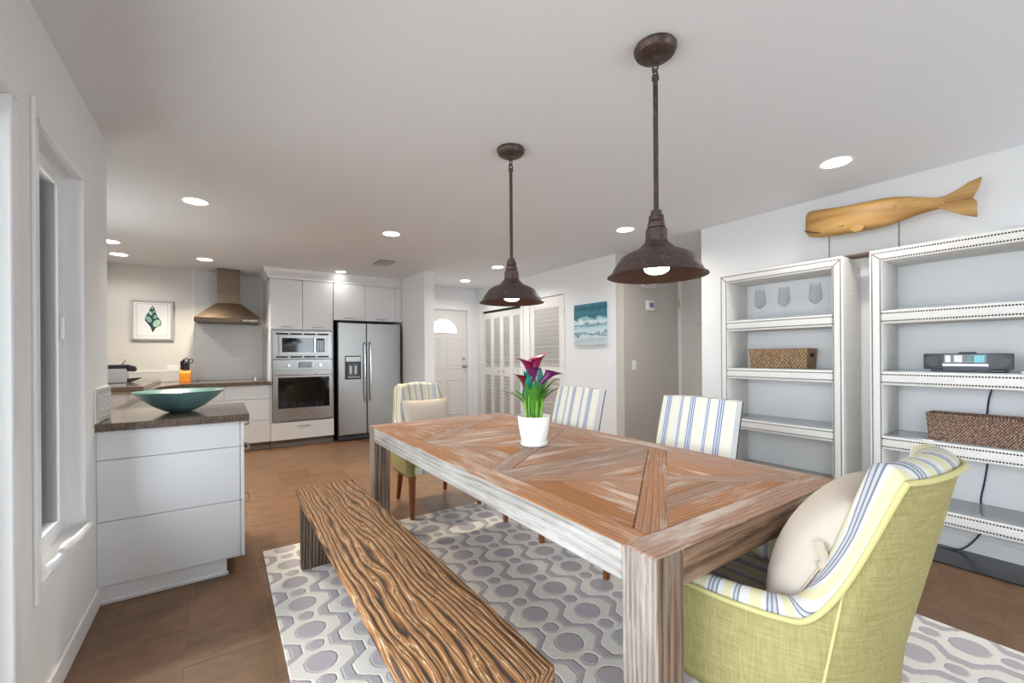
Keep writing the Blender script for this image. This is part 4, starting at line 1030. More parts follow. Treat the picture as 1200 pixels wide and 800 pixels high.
# ---------------------------------------------------------------- bookcases
XF = 3.50
def bookcase(label, y0, y1):
    """front faces -X at XF, back against the wall"""
    t = thing('nailhead_bookcase', label, 'bookcase', (XF, (y0+y1)/2, 0), 0, 'linen bookcases on the side wall')
    hw = (y1-y0)/2; D = XR - XF - .016; FWD = .063; ZT = 1.905
    for s in (-1, 1):
        bm = BM(); box(bm, 0, D, min(s*hw, s*(hw-FWD)), max(s*hw, s*(hw-FWD)), 0, ZT); bev(bm, .004, 2); obj('side_panel', bm, 'shelf_linen', t, smooth=True, ang=40)
    bm = BM(); box(bm, 0, D, -hw+FWD, hw-FWD, ZT-.075, ZT); bev(bm, .004, 2); obj('top_panel', bm, 'shelf_linen', t, smooth=True, ang=40)
    tag(bx('dark_strip', 'oven_black', t, .004, D-.002, -hw+FWD, hw-FWD, 0, .010, .001), 'near-black strip on the floor')  # thin near-black strip between the side panels
    nails = []
    sp = .0125
    def line(p, q):
        p, q = Vector(p), Vector(q); n = max(1, round((q-p).length / sp))
        for k in range(n+1): nails.append(p + (q-p) * k / n)
    for zc in (1.472, 1.082, .672, .274):
        bm = BM(); box(bm, 0, D, -hw+FWD, hw-FWD, zc-.043, zc+.041); bev(bm, .004, 2); sf = obj('shelf', bm, 'shelf_linen', t, smooth=True, ang=40)
        bx('shelf_glass', 'shelf_glass_top', sf, .004, D-.002, -hw+FWD+.001, hw-FWD-.001, zc+.041, zc+.047, .001)
        for dz in (-.026, .024): line((0, -hw+FWD, zc+dz), (0, hw-FWD, zc+dz))
    o, i = .013, .055
    line((0, -hw+o, .005), (0, -hw+o, ZT-.02)); line((0, hw-o, .005), (0, hw-o, ZT-.02)); line((0, -hw+i, .005), (0, -hw+i, ZT-.062)); line((0, hw-i, .005), (0, hw-i, ZT-.062))
    line((0, -hw+o, ZT-.02), (0, hw-o, ZT-.02)); line((0, -hw+i, ZT-.062), (0, hw-i, ZT-.062)); line((0, -hw+o, ZT-.02), (0, -hw+i, ZT-.062)); line((0, hw-o, ZT-.02), (0, hw-i, ZT-.062))
    vs, fs = [], []
    r = .0065
    for p in nails:
        b = len(vs)
        for k in range(6): vs.append((p.x + .0008, p.y + r*math.cos(PI*k/3), p.z + r*math.sin(PI*k/3)))
        vs.append((p.x - .0032, p.y, p.z))
        for k in range(6): fs.append((b+k, b+(k+1) % 6, b+6))
    me = bpy.data.meshes.new('nailhead_trim'); me.from_pydata(vs, [], fs); me.materials.append(M['nail'])
    o_ = link('nailhead_trim', me, t); o_['kind'] = 'stuff'; o_['label'] = 'rows of dark bronze nailheads'
    return t
bookcase('white linen nailhead bookcase holding wine glasses and a tan basket', 1.137, 2.004)
bookcase('white linen nailhead bookcase holding a radio and a long dark basket', .13, .992)
SHZ = [1.472+.047, 1.082+.047, .672+.047, .274+.047]

def wine_glass(y, x, label):
    t = thing('wine_glass', label, 'wine glass', (x, y, SHZ[0]), 0, 'wine glasses on the top shelf')
    bm = BM(); lathe(bm, [(0, .0), (.034, .0), (.034, .002), (.012, .004), (.0045, .010), (.0038, .05), (.0038, .085), (.006, .092), (0, .094)], 24); obj('stem', bm, 'stem_glass', t, smooth=True, ang=70)
    bm = BM(); pr = [(0, .092), (.012, .096), (.028, .108), (.040, .128), (.042, .142), (.038, .19), (.032, .245)]
    lathe(bm, pr + [(r - .0013, z) for r, z in reversed(pr[1:])] + [(0, .0945)], 28); obj('bowl', bm, 'stem_glass', t, smooth=True, ang=70)
for y in (1.752, 1.572, 1.357): wine_glass(y, 3.66, 'clear stemmed wine glass on the top shelf above the tan basket')

def basket(name, label, x0, x1, y0, y1, z0, z1, mat, handles):
    t = thing(name, label, 'basket', ((x0+x1)/2, (y0+y1)/2, z0)); hx, hy, h = (x1-x0)/2, (y1-y0)/2, z1-z0; th = .012
    bm = BM(); f = .96
    def fr(z, k): return [(-hx*k, -hy*k, z), (hx*k, -hy*k, z), (hx*k, hy*k, z), (-hx*k, hy*k, z)]
    lo = [bm.verts.new(p) for p in fr(0, f)]; hi = [bm.verts.new(p) for p in fr(h, 1)]
    hi2 = [bm.verts.new((p[0] - math.copysign(th, p[0]), p[1] - math.copysign(th, p[1]), p[2])) for p in fr(h, 1)]
    lo2 = [bm.verts.new((p[0] - math.copysign(th, p[0]), p[1] - math.copysign(th, p[1]), .01)) for p in fr(0, f)]
    bm.faces.new(list(reversed(lo))); bridge(bm, lo, hi); bridge(bm, hi, hi2); bridge(bm, hi2, lo2); bm.faces.new(lo2)
    obj('woven_body', bm, mat, t)
    bm = BM(); q = fr(h, 1); tube(bm, [Vector(p) * 1 for p in q] + [q[0]], .007, 8); obj('rim', bm, mat, t, smooth=True)
    if handles:
        for s in (-1, 1):
            bm = BM(); box(bm, -.03, .03, s*hy*.985-.0035, s*hy*.985+.0035, h*.58, h*.8); bev(bm, .003, 1); tag(obj('hand_hole', bm, 'dark_gap', t), 'dark cut-out hand hole')
basket('woven_basket', 'tan woven rectangular basket on the bookcase with wine glasses', 3.63, 3.80, 1.40, 1.83, SHZ[1], SHZ[1]+.145, 'wicker_light', True)
basket('woven_basket', 'long dark wicker basket below the radio', 3.545, 3.70, .20, .735, SHZ[2], SHZ[2]+.155, 'wicker_dark', False)

rd = thing('tabletop_radio', 'charcoal tabletop radio with disc slot on the bookcase shelf', 'radio', (3.62, .565, SHZ[1]))
hw = .18
bm = BM(); prism(bm, [(-.075, -hw+.0), (-.08, -hw*.5), (-.082, 0), (-.08, hw*.5), (-.075, hw), (.07, hw*.93), (.07, -hw*.93)], .016, .108, 'Z'); bev(bm, .005, 2); obj('body', bm, 'charcoal_plastic', rd, smooth=True, ang=40)
bx('foot', 'black_plastic', rd, -.06, .06, -.15, .15, 0, .018, .004)
bx('touch_pad', 'black_plastic', rd, -.045, -.005, -.035, .035, .108, .116, .003)
sc_ = bx('display', 'screen_dark', rd, -.0865, -.082, -.085, .09, .052, .103, .001)
for a, b, m_ in ((.06, .082, 'plate_white'), (.012, .045, 'paper'), (-.025, -.01, 'art_teal'), (-.075, -.035, 'screen_reflection')):
    bx('reflection_patch', m_, sc_, -.0878, -.0866, a, b, .058, .098)  # bright patches painted as reflections on the radio screen
bx('disc_slot', 'silver_plastic', rd, -.0885, -.082, -.09, .095, .034, .050, .002)
for s in (-1, 1):
    bm = BM(); tube(bm, [(-.0775, s*.137, .064), (-.0835, s*.137, .064)], [.032, .032], 28); tag(obj('speaker_grille', bm, 'black_plastic', rd), 'round dark speaker grille')
rm = thing('remote_control', 'small white remote on the shelf beside the radio', 'remote', (3.53, .338, SHZ[1]))
bm = BM(); box(bm, -.012, .012, -.04, .018, 0, .012); bev(bm, .004, 2); obj('case', bm, 'plate_white', rm, smooth=True)
bm = BM(); tube(bm, [(-.004, .004, .012), (-.004, .004, .014)], .004, 8); obj('button', bm, 'silver_plastic', rm)

cdt = thing('power_cord', 'dark power cord running behind the radio bookcase to the floor', 'cord', (3.83, .5, 0))
bm = BM(); pts = [(3.826, .505, 1.135), (3.831, .50, 1.04), (3.829, .515, .95), (3.831, .525, .80), (3.831, .52, .60), (3.829, .535, .45), (3.829, .55, .33), (3.826, .53, .20), (3.815, .56, .12), (3.79, .62, .03), (3.76, .70, .009), (3.72, .85, .009)]
def smooth_path(p, n=5):
    out = []
    for k in range(len(p)-1):
        p0, p1, p2, p3 = [Vector(p[min(max(q, 0), len(p)-1)]) for q in (k-1, k, k+1, k+2)]
        for j in range(n):
            u = j/n; out.append(.5*((2*p1) + (p2-p0)*u + (2*p0-5*p1+4*p2-p3)*u*u + (3*p1-p0-3*p2+p3)*u**3))
    return out + [Vector(p[-1])]
tube(bm, [p - Vector((3.83, .5, 0)) for p in smooth_path(pts)], .0045, 7); obj('cable', bm, 'cable', cdt, smooth=True)
bm = BM(); tube(bm, [(-.11, .35, .009), (-.112, .39, .009)], [.008, .011], 8); obj('plug', bm, 'black_plastic', cdt)

# carved whale
wh = thing('carved_whale', 'carved wooden sperm whale on rods above the bookcases', 'whale sculpture', (3.66, 1.06, 1.905))
WO = Vector((3.66, 1.06, 1.905))
# centreline (y, z_top, z_bottom, half thickness) from nose to tail stock
prof = [(1.410, 2.262, 2.165, .022), (1.406, 2.288, 2.135, .034), (1.392, 2.304, 2.116, .042), (1.365, 2.307, 2.105, .048), (1.306, 2.299, 2.094, .053), (1.220, 2.286, 2.085, .056), (1.127, 2.278, 2.083, .057), (1.038, 2.276, 2.080, .055),
        (.953, 2.273, 2.084, .050), (.892, 2.263, 2.094, .044), (.814, 2.240, 2.112, .034), (.758, 2.218, 2.122, .026), (.704, 2.199, 2.126, .020), (.665, 2.190, 2.122, .015)]
bm = BM(); prev = None; n = 20
for (y, zt, zb, th) in prof:
    rg = []
    for k in range(n):
        a = 2*PI*k/n; ca, sa = math.cos(a), math.sin(a)
        e = .8
        rg.append(bm.verts.new((th * math.copysign(abs(ca)**e, ca), y - WO.y, (zt+zb)/2 - WO.z + (zt-zb)/2 * math.copysign(abs(sa)**e, sa))))
    if prev: bridge(bm, prev, rg)
    else: bm.faces.new(list(reversed(rg)))
    prev = rg
bm.faces.new(prev)
obj('body', bm, 'whale_wood', wh, smooth=True, ang=60)
def yz(l): return [(y - WO.y, z - WO.z) for y, z in l]
def fluke(pts, x0, x1, nm='tail_fluke'):
    bm = BM(); prism(bm, yz(pts), x0, x1, 'X'); bev(bm, .005, 2); return obj(nm, bm, 'whale_wood', wh, smooth=True, ang=40)
fluke([(.70, 2.198), (.66, 2.192), (.617, 2.21), (.568, 2.247), (.511, 2.263), (.521, 2.209), (.548, 2.151), (.601, 2.146), (.69, 2.152)], -.014, .010)
fluke([(.69, 2.152), (.601, 2.146), (.548, 2.151), (.532, 2.125), (.532, 2.034), (.585, 2.058), (.635, 2.092), (.678, 2.119), (.70, 2.128)], -.017, .007)
bm = BM(); prism(bm, yz([(1.133, 2.116), (1.082, 2.122), (1.039, 2.097), (1.061, 2.075), (1.094, 2.069), (1.128, 2.091)]), -.066, -.040, 'X'); bev(bm, .006, 2); obj('flipper', bm, 'whale_wood', wh, smooth=True, ang=40)
bm = BM(); prism(bm, yz([(1.407, 2.160), (1.358, 2.137), (1.307, 2.122), (1.307, 2.118), (1.358, 2.131), (1.402, 2.148)]), -.0555, .05, 'X'); obj('mouth_line', bm, 'whale_dark', wh)
bm = BM(); tube(bm, [(-.052, 1.179-WO.y, 2.146-WO.z), (-.058, 1.179-WO.y, 2.146-WO.z)], [.016, .013], 16); obj('eye', bm, 'whale_wood', wh, smooth=True)
for y, zt in ((1.268, 2.10), (.881, 2.12)):
    bm = BM(); tube(bm, [(0, y - WO.y, .015), (0, y - WO.y, zt - WO.z)], .0045, 8); obj('rod', bm, 'rod_metal', wh, smooth=True)
bm = BM(); box(bm, -.055, .055, -.34, .36, 0, .018); bev(bm, .003, 1); obj('base_plank', bm, 'base_wood', wh)

# ---------------------------------------------------------------- hall wall things
pa = thing('sea_canvas', 'canvas of breaking sea waves on the hall wall', 'painting', (XH - .0, 3.915, 1.36))
bm = BM(); box(bm, -.035, -.001, -.278, .278, 0, .525); bev(bm, .003, 1); obj('canvas', bm, 'sea_painting', pa)
bx('stretcher_frame', 'paper', pa, -.006, -.0, -.26, .26, .02, .505)
def switch(x, y, z, face, label, n=1):
    t = thing('light_switch', label, 'light switch', (x, y, z - .057))
    w_ = .037 if n == 1 else .06
    d = {'-x': (-1, 0), '-y': (0, -1)}[face]
    bm = BM(); box(bm, *((-.007, 0, -w_, w_) if d[0] else (-w_, w_, -.007, 0)), 0, .115); bev(bm, .003, 1); obj('plate', bm, 'plate_white', t)
    for k in range(n):
        c = 0 if n == 1 else (-.023 + .046*k)
        bm = BM(); box(bm, *((-.0105, -.006, c-.016, c+.016) if d[0] else (c-.016, c+.016, -.0105, -.006)), .025, .09); bev(bm, .002, 1); obj('rocker', bm, 'white_trim', t)
switch(XH, 3.60, 1.11, '-x', 'white rocker switch on the wall below the sea painting')
switch(4.053, 3.38, 1.11, '-y', 'white rocker switch on the shaded corridor wall')
switch(2.37, 6.10, 1.11, '-x', 'white rocker switch on the stub wall beside the refrigerator')
th = thing('thermostat', 'white thermostat with blue-grey screen on the corridor wall', 'thermostat', (4.343, 3.38, 1.775))
bm = BM(); box(bm, -.075, .075, -.028, 0, 0, .12); bev(bm, .008, 2); obj('case', bm, 'plate_white', th, smooth=True)
flat('lcd', hexc(120, 124, 160), 0.2); bx('screen', 'lcd', th, -.03, .045, -.0295, -.027, .035, .095)
ch = thing('door_chime', 'small white chime box high on the corridor wall', 'chime', (4.31, 3.38, 2.05))
bm = BM(); box(bm, -.12, .12, -.04, 0, 0, .09); bev(bm, .006, 2); obj('cover', bm, 'plate_white', ch, smooth=True); bx('grille', 'silver_plastic', ch, -.10, .10, -.042, -.039, .012, .03)

# ---------------------------------------------------------------- kitchen
YF = 6.58
# tall oven cabinet
oc = thing('oven_cabinet', 'tall white cabinet housing microwave and oven', 'cabinet', (.955, YF, 0))
OX = Vector((.955, YF, 0))
def kb(nm, mat, par, x0, x1, y0, y1, z0, z1, b=.002, o=OX): return bx(nm, mat, par, x0, x1, y0, y1, z0, z1, b, 1, o)
kb('carcass', 'cabinet_white', oc, .548, .570, YF, 7.27, .1, 2.30); kb('carcass', 'cabinet_white', oc, 1.330, 1.350, YF, 7.27, .1, 2.30); kb('carcass', 'cabinet_white', oc, .57, 1.33, 7.2, 7.27, .1, 2.30)
kb('carcass', 'cabinet_white', oc, .57, 1.33, YF+.02, 7.2, .345, .365); kb('carcass', 'cabinet_white', oc, .57, 1.33, YF+.02, 7.2, 1.595, 1.615)
kb('toe_kick', 'toe_grey', oc, .548, 1.350, YF+.045, YF+.06, 0, .1)
def bar(par, x, z, y, wd=.13, o=OX, vert=False):
    bm = BM()
    pts = [(x-wd/2, y, z), (x-wd/2, y-.022, z), (x-wd/2+.012, y-.028, z), (x+wd/2-.012, y-.028, z), (x+wd/2, y-.022, z), (x+wd/2, y, z)]
    tube(bm, [Vector(p) - o for p in pts], .0055, 8); return obj('handle', bm, 'nickel', par, smooth=True)
for a, b in ((.552, .943), (.947, 1.334)):
    d = kb('door', 'cabinet_white', oc, a, b, YF-.02, YF, 1.615, 2.296, .002); bar(d, (a+b)/2, 1.65, YF-.02)
d = kb('drawer', 'cabinet_white', oc, .554, 1.346, YF-.02, YF, .105, .342, .002); bar(d, .95, .285, YF-.02, .14)
# microwave
mw = thing('microwave_oven', 'stainless built-in microwave above the wall oven', 'microwave', (.95, YF, 1.205))
MO = Vector((.95, YF, 1.205))
kb('trim_kit', 'steel', mw, .572, 1.328, YF-.022, YF+.3, 1.205, 1.592, .003, MO)
for zz in (1.545, 1.228):
    for k in range(4):
        xx = .615 + k*.172; kb('vent_slot', 'dark_gap', mw, xx, xx+.15, YF-.0245, YF-.0205, zz-.004, zz+.018, .001, MO)
dr = kb('door', 'steel', mw, .648, 1.252, YF-.055, YF-.023, 1.258, 1.532, .004, MO)
kb('glass', 'oven_glass', dr, .685, 1.225, YF-.0575, YF-.054, 1.30, 1.495, .001, MO)
kp = kb('keypad', 'black_plastic', dr, 1.12, 1.215, YF-.0595, YF-.057, 1.305, 1.49, .001, MO)
bm = BM()
for r_ in range(6):
    for c_ in range(3): box(bm, 1.130+c_*.028-MO.x, 1.150+c_*.028-MO.x, -.0605, -.0593, 1.315+r_*.026-MO.z, 1.331+r_*.026-MO.z)
obj('keys', bm, 'silver_plastic', kp)['kind'] = 'stuff'
kb('handle', 'handle_steel', dr, 1.08, 1.10, YF-.085, YF-.056, 1.285, 1.51, .006, MO)
# oven
ov = thing('wall_oven', 'stainless wall oven with dark glass door', 'oven', (.95, YF, .367))
OO = Vector((.95, YF, .367))
kb('body', 'steel', ov, .572, 1.328, YF-.01, YF+.55, .367, 1.2, .003, OO)
cp = kb('control_panel', 'steel', ov, .572, 1.328, YF-.035, YF-.0105, 1.055, 1.2, .003, OO)
kb('display', 'screen_dark', cp, .885, 1.055, YF-.0375, YF-.0345, 1.085, 1.165, .001, OO)
for xx in (.765, 1.165):
    bm = BM(); tube(bm, [Vector((xx, YF-.035, 1.118))-OO, Vector((xx, YF-.062, 1.118))-OO, Vector((xx, YF-.066, 1.118))-OO], [.026, .022, .018], 18); obj('knob', bm, 'handle_steel', cp, smooth=True)
dv = kb('door', 'steel', ov, .572, 1.328, YF-.045, YF-.012, .372, 1.040, .004, OO)
kb('glass', 'oven_glass', dv, .635, 1.285, YF-.0475, YF-.044, .535, .955, .001, OO)
bm = BM(); tube(bm, [Vector((.62, YF-.045, .995))-OO, Vector((.62, YF-.085, .995))-OO], .008, 8); tube(bm, [Vector((1.28, YF-.045, .995))-OO, Vector((1.28, YF-.085, .995))-OO], .008, 8)
tube(bm, [Vector((.59, YF-.088, .995))-OO, Vector((1.31, YF-.088, .995))-OO], .012, 12); obj('handle', bm, 'handle_steel', dv, smooth=True)
kb('badge', 'brass', dv, .93, .985, YF-.0468, YF-.0445, .455, .475, .001, OO)
# cabinet above fridge
fc = thing('bridge_cabinet', 'white cabinet above the refrigerator', 'cabinet', (1.86, YF, 1.77)); FO = Vector((1.86, YF, 1.77))
kb('carcass', 'cabinet_white', fc, 1.352, 2.365, YF, 7.27, 1.765, 2.30, .002, FO)
for a, b in ((1.355, 1.794), (1.798, 2.262)):
    d = kb('door', 'cabinet_white', fc, a, b, YF-.02, YF, 1.77, 2.296, .002, FO); bar(d, (a+b)/2 , 1.80, YF-.02, .13, FO)
kb('filler', 'cabinet_white', fc, 2.266, 2.367, YF-.02, YF, 1.77, 2.296, .002, FO)
cr_ = thing('crown_moulding', 'white stepped crown moulding topping the tall cabinets', 'moulding', (1.44, YF, 2.30))
bm = BM(); prism(bm, [(-.022, 0), (-.030, .035), (-.075, .095), (-.08, .125), (.06, .125), (.06, 0)], 1.44-2.368, 0, 'X')
bm.free(); bm = BM()
pf = [(-.022, .001), (-.028, .03), (-.07, .095), (-.078, .137), (.3, .137), (.3, .001)]
a0, a1 = .548-1.44, 2.368-1.44
lo = [bm.verts.new((a0 + (y if y < 0 else 0), y, z)) for y, z in pf]; hi = [bm.verts.new((a1, y, z)) for y, z in pf]
bridge(bm, lo, hi); bm.faces.new(list(reversed(lo))); bm.faces.new(hi); obj('front_run', bm, 'cabinet_white', cr_)
bm = BM(); lo = [bm.verts.new((a0 + (y if y < 0 else .02), y if y < 0 else 0, z)) for y, z in pf]; hi = [bm.verts.new((a0 + (y if y < 0 else .02), .69, z)) for y, z in pf]
bridge(bm, lo, hi); bm.faces.new(list(reversed(lo))); bm.faces.new(hi); obj('side_run', bm, 'cabinet_white', cr_)
# refrigerator
fg = thing('refrigerator', 'stainless side-by-side refrigerator with ice dispenser', 'refrigerator', (1.86, 6.5, 0)); GO = Vector((1.86, 6.5, 0))
kb('body', 'charcoal_plastic', fg, 1.405, 2.318, 6.58, 7.25, .03, 1.735, .004, GO)
kb('base_grille', 'charcoal_plastic', fg, 1.40, 2.32, 6.54, 6.6, .012, .075, .004, GO)
dl = kb('freezer_door', 'steel_v', fg, 1.398, 1.800, 6.50, 6.575, .085, 1.728, .010, GO)
drr = kb('fridge_door', 'steel_v', fg, 1.808, 2.322, 6.50, 6.575, .085, 1.728, .010, GO)
for par, xx in ((dl, 1.762), (drr, 1.846)):
    bm = BM(); tube(bm, [Vector(p) - GO for p in ((xx, 6.50, 1.44), (xx, 6.455, 1.41), (xx, 6.445, 1.30), (xx, 6.44, 1.0), (xx, 6.445, .72), (xx, 6.455, .60), (xx, 6.50, .57))], .013, 10); obj('handle', bm, 'handle_steel', par, smooth=True)
dp = kb('dispenser', 'charcoal_plastic', dl, 1.490, 1.715, 6.488, 6.502, .90, 1.245, .004, GO)
kb('dispenser_hood', 'steel', dl, 1.495, 1.71, 6.470, 6.489, 1.155, 1.235, .006, GO)
kb('dispenser_recess', 'oven_glass', dl, 1.515, 1.695, 6.484, 6.489, .925, 1.15, .002, GO)
for xx in (1.565, 1.635): kb('paddle', 'silver_plastic', dl, xx-.018, xx+.018, 6.474, 6.485, .98, 1.1, .003, GO)
kb('drip_tray', 'silver_plastic', dl, 1.52, 1.69, 6.468, 6.485, .925, .94, .003, GO)
# base cabinets on the back wall
bc = thing('base_cabinet', 'white drawer cabinet under the range hood counter', 'cabinet', (0, 6.6, 0)); BO = Vector((0, 6.6, 0))
kb('carcass', 'cabinet_white', bc, -.5, .546, 6.60, 7.27, .1, .872, .002, BO); kb('toe_kick', 'toe_grey', bc, -.5, .546, 6.645, 6.66, 0, .1, .001, BO)
for a, b in ((-.48, .028), (.032, .544)):
    for z0, z1 in ((.105, .395), (.40, .68), (.685, .868)):
        kb('drawer', 'cabinet_white', bc, a, b, 6.58, 6.599, z0, z1, .002, BO)
# peninsula cabinet
pc = thing('peninsula_cabinet', 'white peninsula cabinet with stacked end panels beside the window wall', 'cabinet', (-.2, 3.3, 0)); PO = Vector((-.2, 3.3, 0))
kb('carcass', 'cabinet_white', pc, XL+.002, .088, 2.968, 3.64, .088, .872, .002, PO)
for z0, z1 in ((.090, .4145), (.4175, .7255), (.7285, .8735)):
    kb('end_panel', 'cabinet_white', pc, XL+.001, .0885, 2.948, 2.968, z0, z1, .0015, PO)
for z0, z1 in ((.090, .4145), (.4175, .7255), (.7285, .872)):
    d = kb('drawer', 'cabinet_white', pc, .0905, .110, 2.950, 3.62, z0, z1, .0015, PO)
    bm = BM(); zh = z1 - .03; tube(bm, [Vector(p)-PO for p in ((.11, 3.02, zh), (.132, 3.02, zh), (.138, 3.035, zh), (.138, 3.2, zh), (.132, 3.215, zh), (.11, 3.215, zh))], .0055, 8); obj('handle', bm, 'nickel', d, smooth=True)
kb('toe_base', 'cabinet_white', pc, XL+.001, .022, 2.955, 3.6, .0, .09, .001, PO); kb('toe_mould', 'cabinet_white', pc, XL+.001, .030, 2.940, 2.956, .0, .022, .004, PO)
# left run below the added daylight opening
lc = thing('sink_cabinet', 'white cabinet run along the kitchen side wall', 'cabinet', (-.9, 5, 0)); LO = Vector((-.9, 5, 0))
kb('carcass', 'cabinet_white', lc, -1.27, -.62, 3.65, 7.27, .1, .872, .002, LO); kb('toe_kick', 'toe_grey', lc, -.70, -.66, 3.65, 6.6, 0, .1, .001, LO)
for k in range(4):
    kb('door', 'cabinet_white', lc, -.62, -.60, 3.68+k*.72, 4.39+k*.72, .105, .868, .002, LO)
# worktop: one continuous U-shaped slab
wt = thing('worktop', 'dark polished stone worktop wrapping the kitchen', 'worktop', (-.2, 3.3, .875))
bm = BM(); poly = [(XL, 2.925), (.135, 2.925), (.135, 3.665), (-.575, 3.665), (-.575, 6.15), (-.40, 6.525), (.546, 6.525), (.546, 7.265), (-1.275, 7.265), (-1.275, 3.235), (XL, 3.235)]
prism(bm, [(x+.2, y-3.3) for x, y in poly], 0, .040, 'Z'); bmesh.ops.triangulate(bm, faces=[f for f in bm.faces if len(f.verts) > 4]); obj('slab', bm, 'counter_stone', wt)
sb_ = thing('stone_slab', 'dark stone slab lying under the coffee machine', 'slab', (-.955, 6.36, .9155))
bm = BM(); box(bm, -.315, .315, -.74, .74, 0, .04); bev(bm, .003, 1); obj('slab', bm, 'counter_stone', sb_)
# backsplashes
bm = BM(); box(bm, -.0735, .0735, -.005, 0, -.0245, .0245); bev(bm, .0015, 1); gme = mesh('glass_tile', bm, 'glass_tile')
def tiled(par, x0, x1, z0, z1, tw=.15, thh=.0525):
    rows = int(round((z1 - z0) / thh)); rh = (z1 - z0) / rows
    for r_ in range(rows):
        x = x0 - (tw / 2 if r_ % 2 else 0)
        while x < x1 - .004:
            a, b = max(x, x0), min(x + tw, x1)
            if b - a > .01:
                o = link('tile', gme, par, ((a+b)/2, -.009, z0 + (r_ + .5) * rh), (random.uniform(-.02, .02), 0, random.uniform(-.008, .008))); o.scale = ((b - a - .003) / .147, 1, (rh - .003) / .049)
            x += tw
bs = thing('backsplash', 'pale glass tile panel behind the range hood', 'backsplash', (.1, YK, .915))
bx('grout_bed', 'plate_white', bs, -.40, .385, -.010, -.001, .0, 1.522); bx('edge_trim', 'white_trim', bs, -.412, -.40, -.017, -.001, 0, 1.522); bx('edge_trim', 'white_trim', bs, .385, .40, -.017, -.0, 0, 1.522)
tiled(bs, -.40, .385, .002, 1.522)
bs2 = thing('backsplash', 'low pale tile upstand under the shell picture', 'backsplash', (-.8, YK, .915))
bx('grout_bed', 'plate_white', bs2, -.47, .488, -.010, -.001, 0, .135); bx('edge_trim', 'white_trim', bs2, -.47, .488, -.017, -.001, .135, .147)
tiled(bs2, -.47, .488, .002, .135, .15, .0445)
bs3 = thing('backsplash', 'short stacked-stick tile upstand at the end of the window wall', 'backsplash', (XL, 3.08, .916))
bx('backing', 'plate_white', bs3, .0, .006, -.155, .152, 0, .178, .001)
bm = BM(); box(bm, 0, .008, -.0745, .0745, -.0078, .0078); bev(bm, .0015, 1); sme = mesh('stick', bm, 'tile_stick')
for r_ in range(10):
    ys = [(-.148, -.148 + .06 + .03 * (r_ * 37 % 5)), (-.148 + .06 + .03 * (r_ * 37 % 5), .148)]
    for a, b in ys:
        o = link('tile', sme, bs3, (.0055 + .002 * ((r_ * 3) % 2), (a+b)/2, .0105 + r_*.0172)); o.scale = (1, (b-a-.003)/.149, 1)
# range hood
hd = thing('range_hood', 'stainless pyramid range hood with chimney', 'range hood', (.09, YK-.019, 1.70)); HO = Vector((.09, YK-.019, 1.70))
kb('chimney', 'steel_brown_reflection', hd, -.035, .225, 6.99, YK-.019, 1.95, 2.438, .002, HO)
bm = BM(); hx, hd_ = .372, .50
lo = [bm.verts.new(p) for p in ((-hx, -hd_, .055), (hx, -hd_, .055), (hx, 0, .055), (-hx, 0, .055))]; hi = [bm.verts.new(p) for p in ((-.135, -.29, .27), (.145, -.29, .27), (.145, 0, .27), (-.135, 0, .27))]
bridge(bm, lo, hi); bm.faces.new(list(reversed(lo))); bm.faces.new(hi); obj('canopy', bm, 'steel_brown_reflection', hd)
bx('rim', 'steel_brown_reflection', hd, -hx, hx, -hd_, 0, 0, .055, .002); bx('filter', 'charcoal_plastic', hd, -hx+.03, hx-.03, -hd_+.03, -.03, -.004, .002)
for k in range(6): bx('button', 'silver_plastic', hd, .16+k*.028, .178+k*.028, -hd_-.003, -hd_+.001, .018, .036, .001)
# framed shell print
fp = thing('shell_print', 'framed teal shell print on the kitchen wall', 'picture', (-.735, YK, 1.465))
bm = BM()
for q in ((-.215, .215, 0, .024), (-.215, .215, .506, .53), (-.215, -.191, .024, .506), (.191, .215, .024, .506)): box(bm, q[0], q[1], -.03, -.002, q[2], q[3])
bev(bm, .003, 1); obj('frame', bm, 'silver_frame', fp)
bx('paper', 'paper', fp, -.191, .191, -.012, -.004, .024, .506)
bm = BM()
for q in ((-.16, .16, .055, .06), (-.16, .16, .47, .475), (-.16, -.155, .06, .47), (.155, .16, .06, .47)): box(bm, q[0], q[1], -.0135, -.0115, q[2], q[3])
obj('mat_line', bm, 'silver_frame', fp)
def blob(pts, mat, d, nm='print_shape'):
    bm = BM(); prism(bm, pts, -.0125 - d, -.0115 - d, 'Y'); obj(nm, bm, mat, fp)
def ell(cx, cy, rx, ry, rot=0, n=18):
    return [(cx + rx*math.cos(a)*math.cos(rot) - ry*math.sin(a)*math.sin(rot), cy + rx*math.cos(a)*math.sin(rot) + ry*math.sin(a)*math.cos(rot)) for a in [2*PI*k/n for k in range(n)]]
blob([(.0, .10), (.03, .16), (.085, .20), (.09, .245), (.06, .30), (.035, .36), (.02, .42), (0, .455), (-.02, .42), (-.04, .37), (-.07, .31), (-.078, .26), (-.05, .22), (-.02, .17)], 'art_ink', 0)
for (cx, cy, rx, ry, ro, m_) in ((.042, .225, .036, .052, -.5, 'art_mint'), (-.038, .275, .026, .045, .5, 'art_teal'), (.03, .31, .022, .03, -.5, 'art_teal'), (-.02, .355, .018, .028, .4, 'art_mint'), (.013, .375, .012, .02, -.3, 'art_teal'), (-.002, .42, .008, .016, 0, 'art_mint')):
    blob(ell(cx, cy, rx, ry, ro), m_, .0012)
# outlet
ol = thing('wall_outlet', 'white double outlet plate above the mosaic upstand', 'outlet', (-.53, YK, 1.065))
bm = BM(); box(bm, -.06, .06, -.007, 0, 0, .075); bev(bm, .003, 1); obj('plate', bm, 'plate_white', ol)
for s in (-1, 1): bx('socket', 'white_trim', ol, s*.03-.018, s*.03+.018, -.0095, -.006, .02, .055, .002)
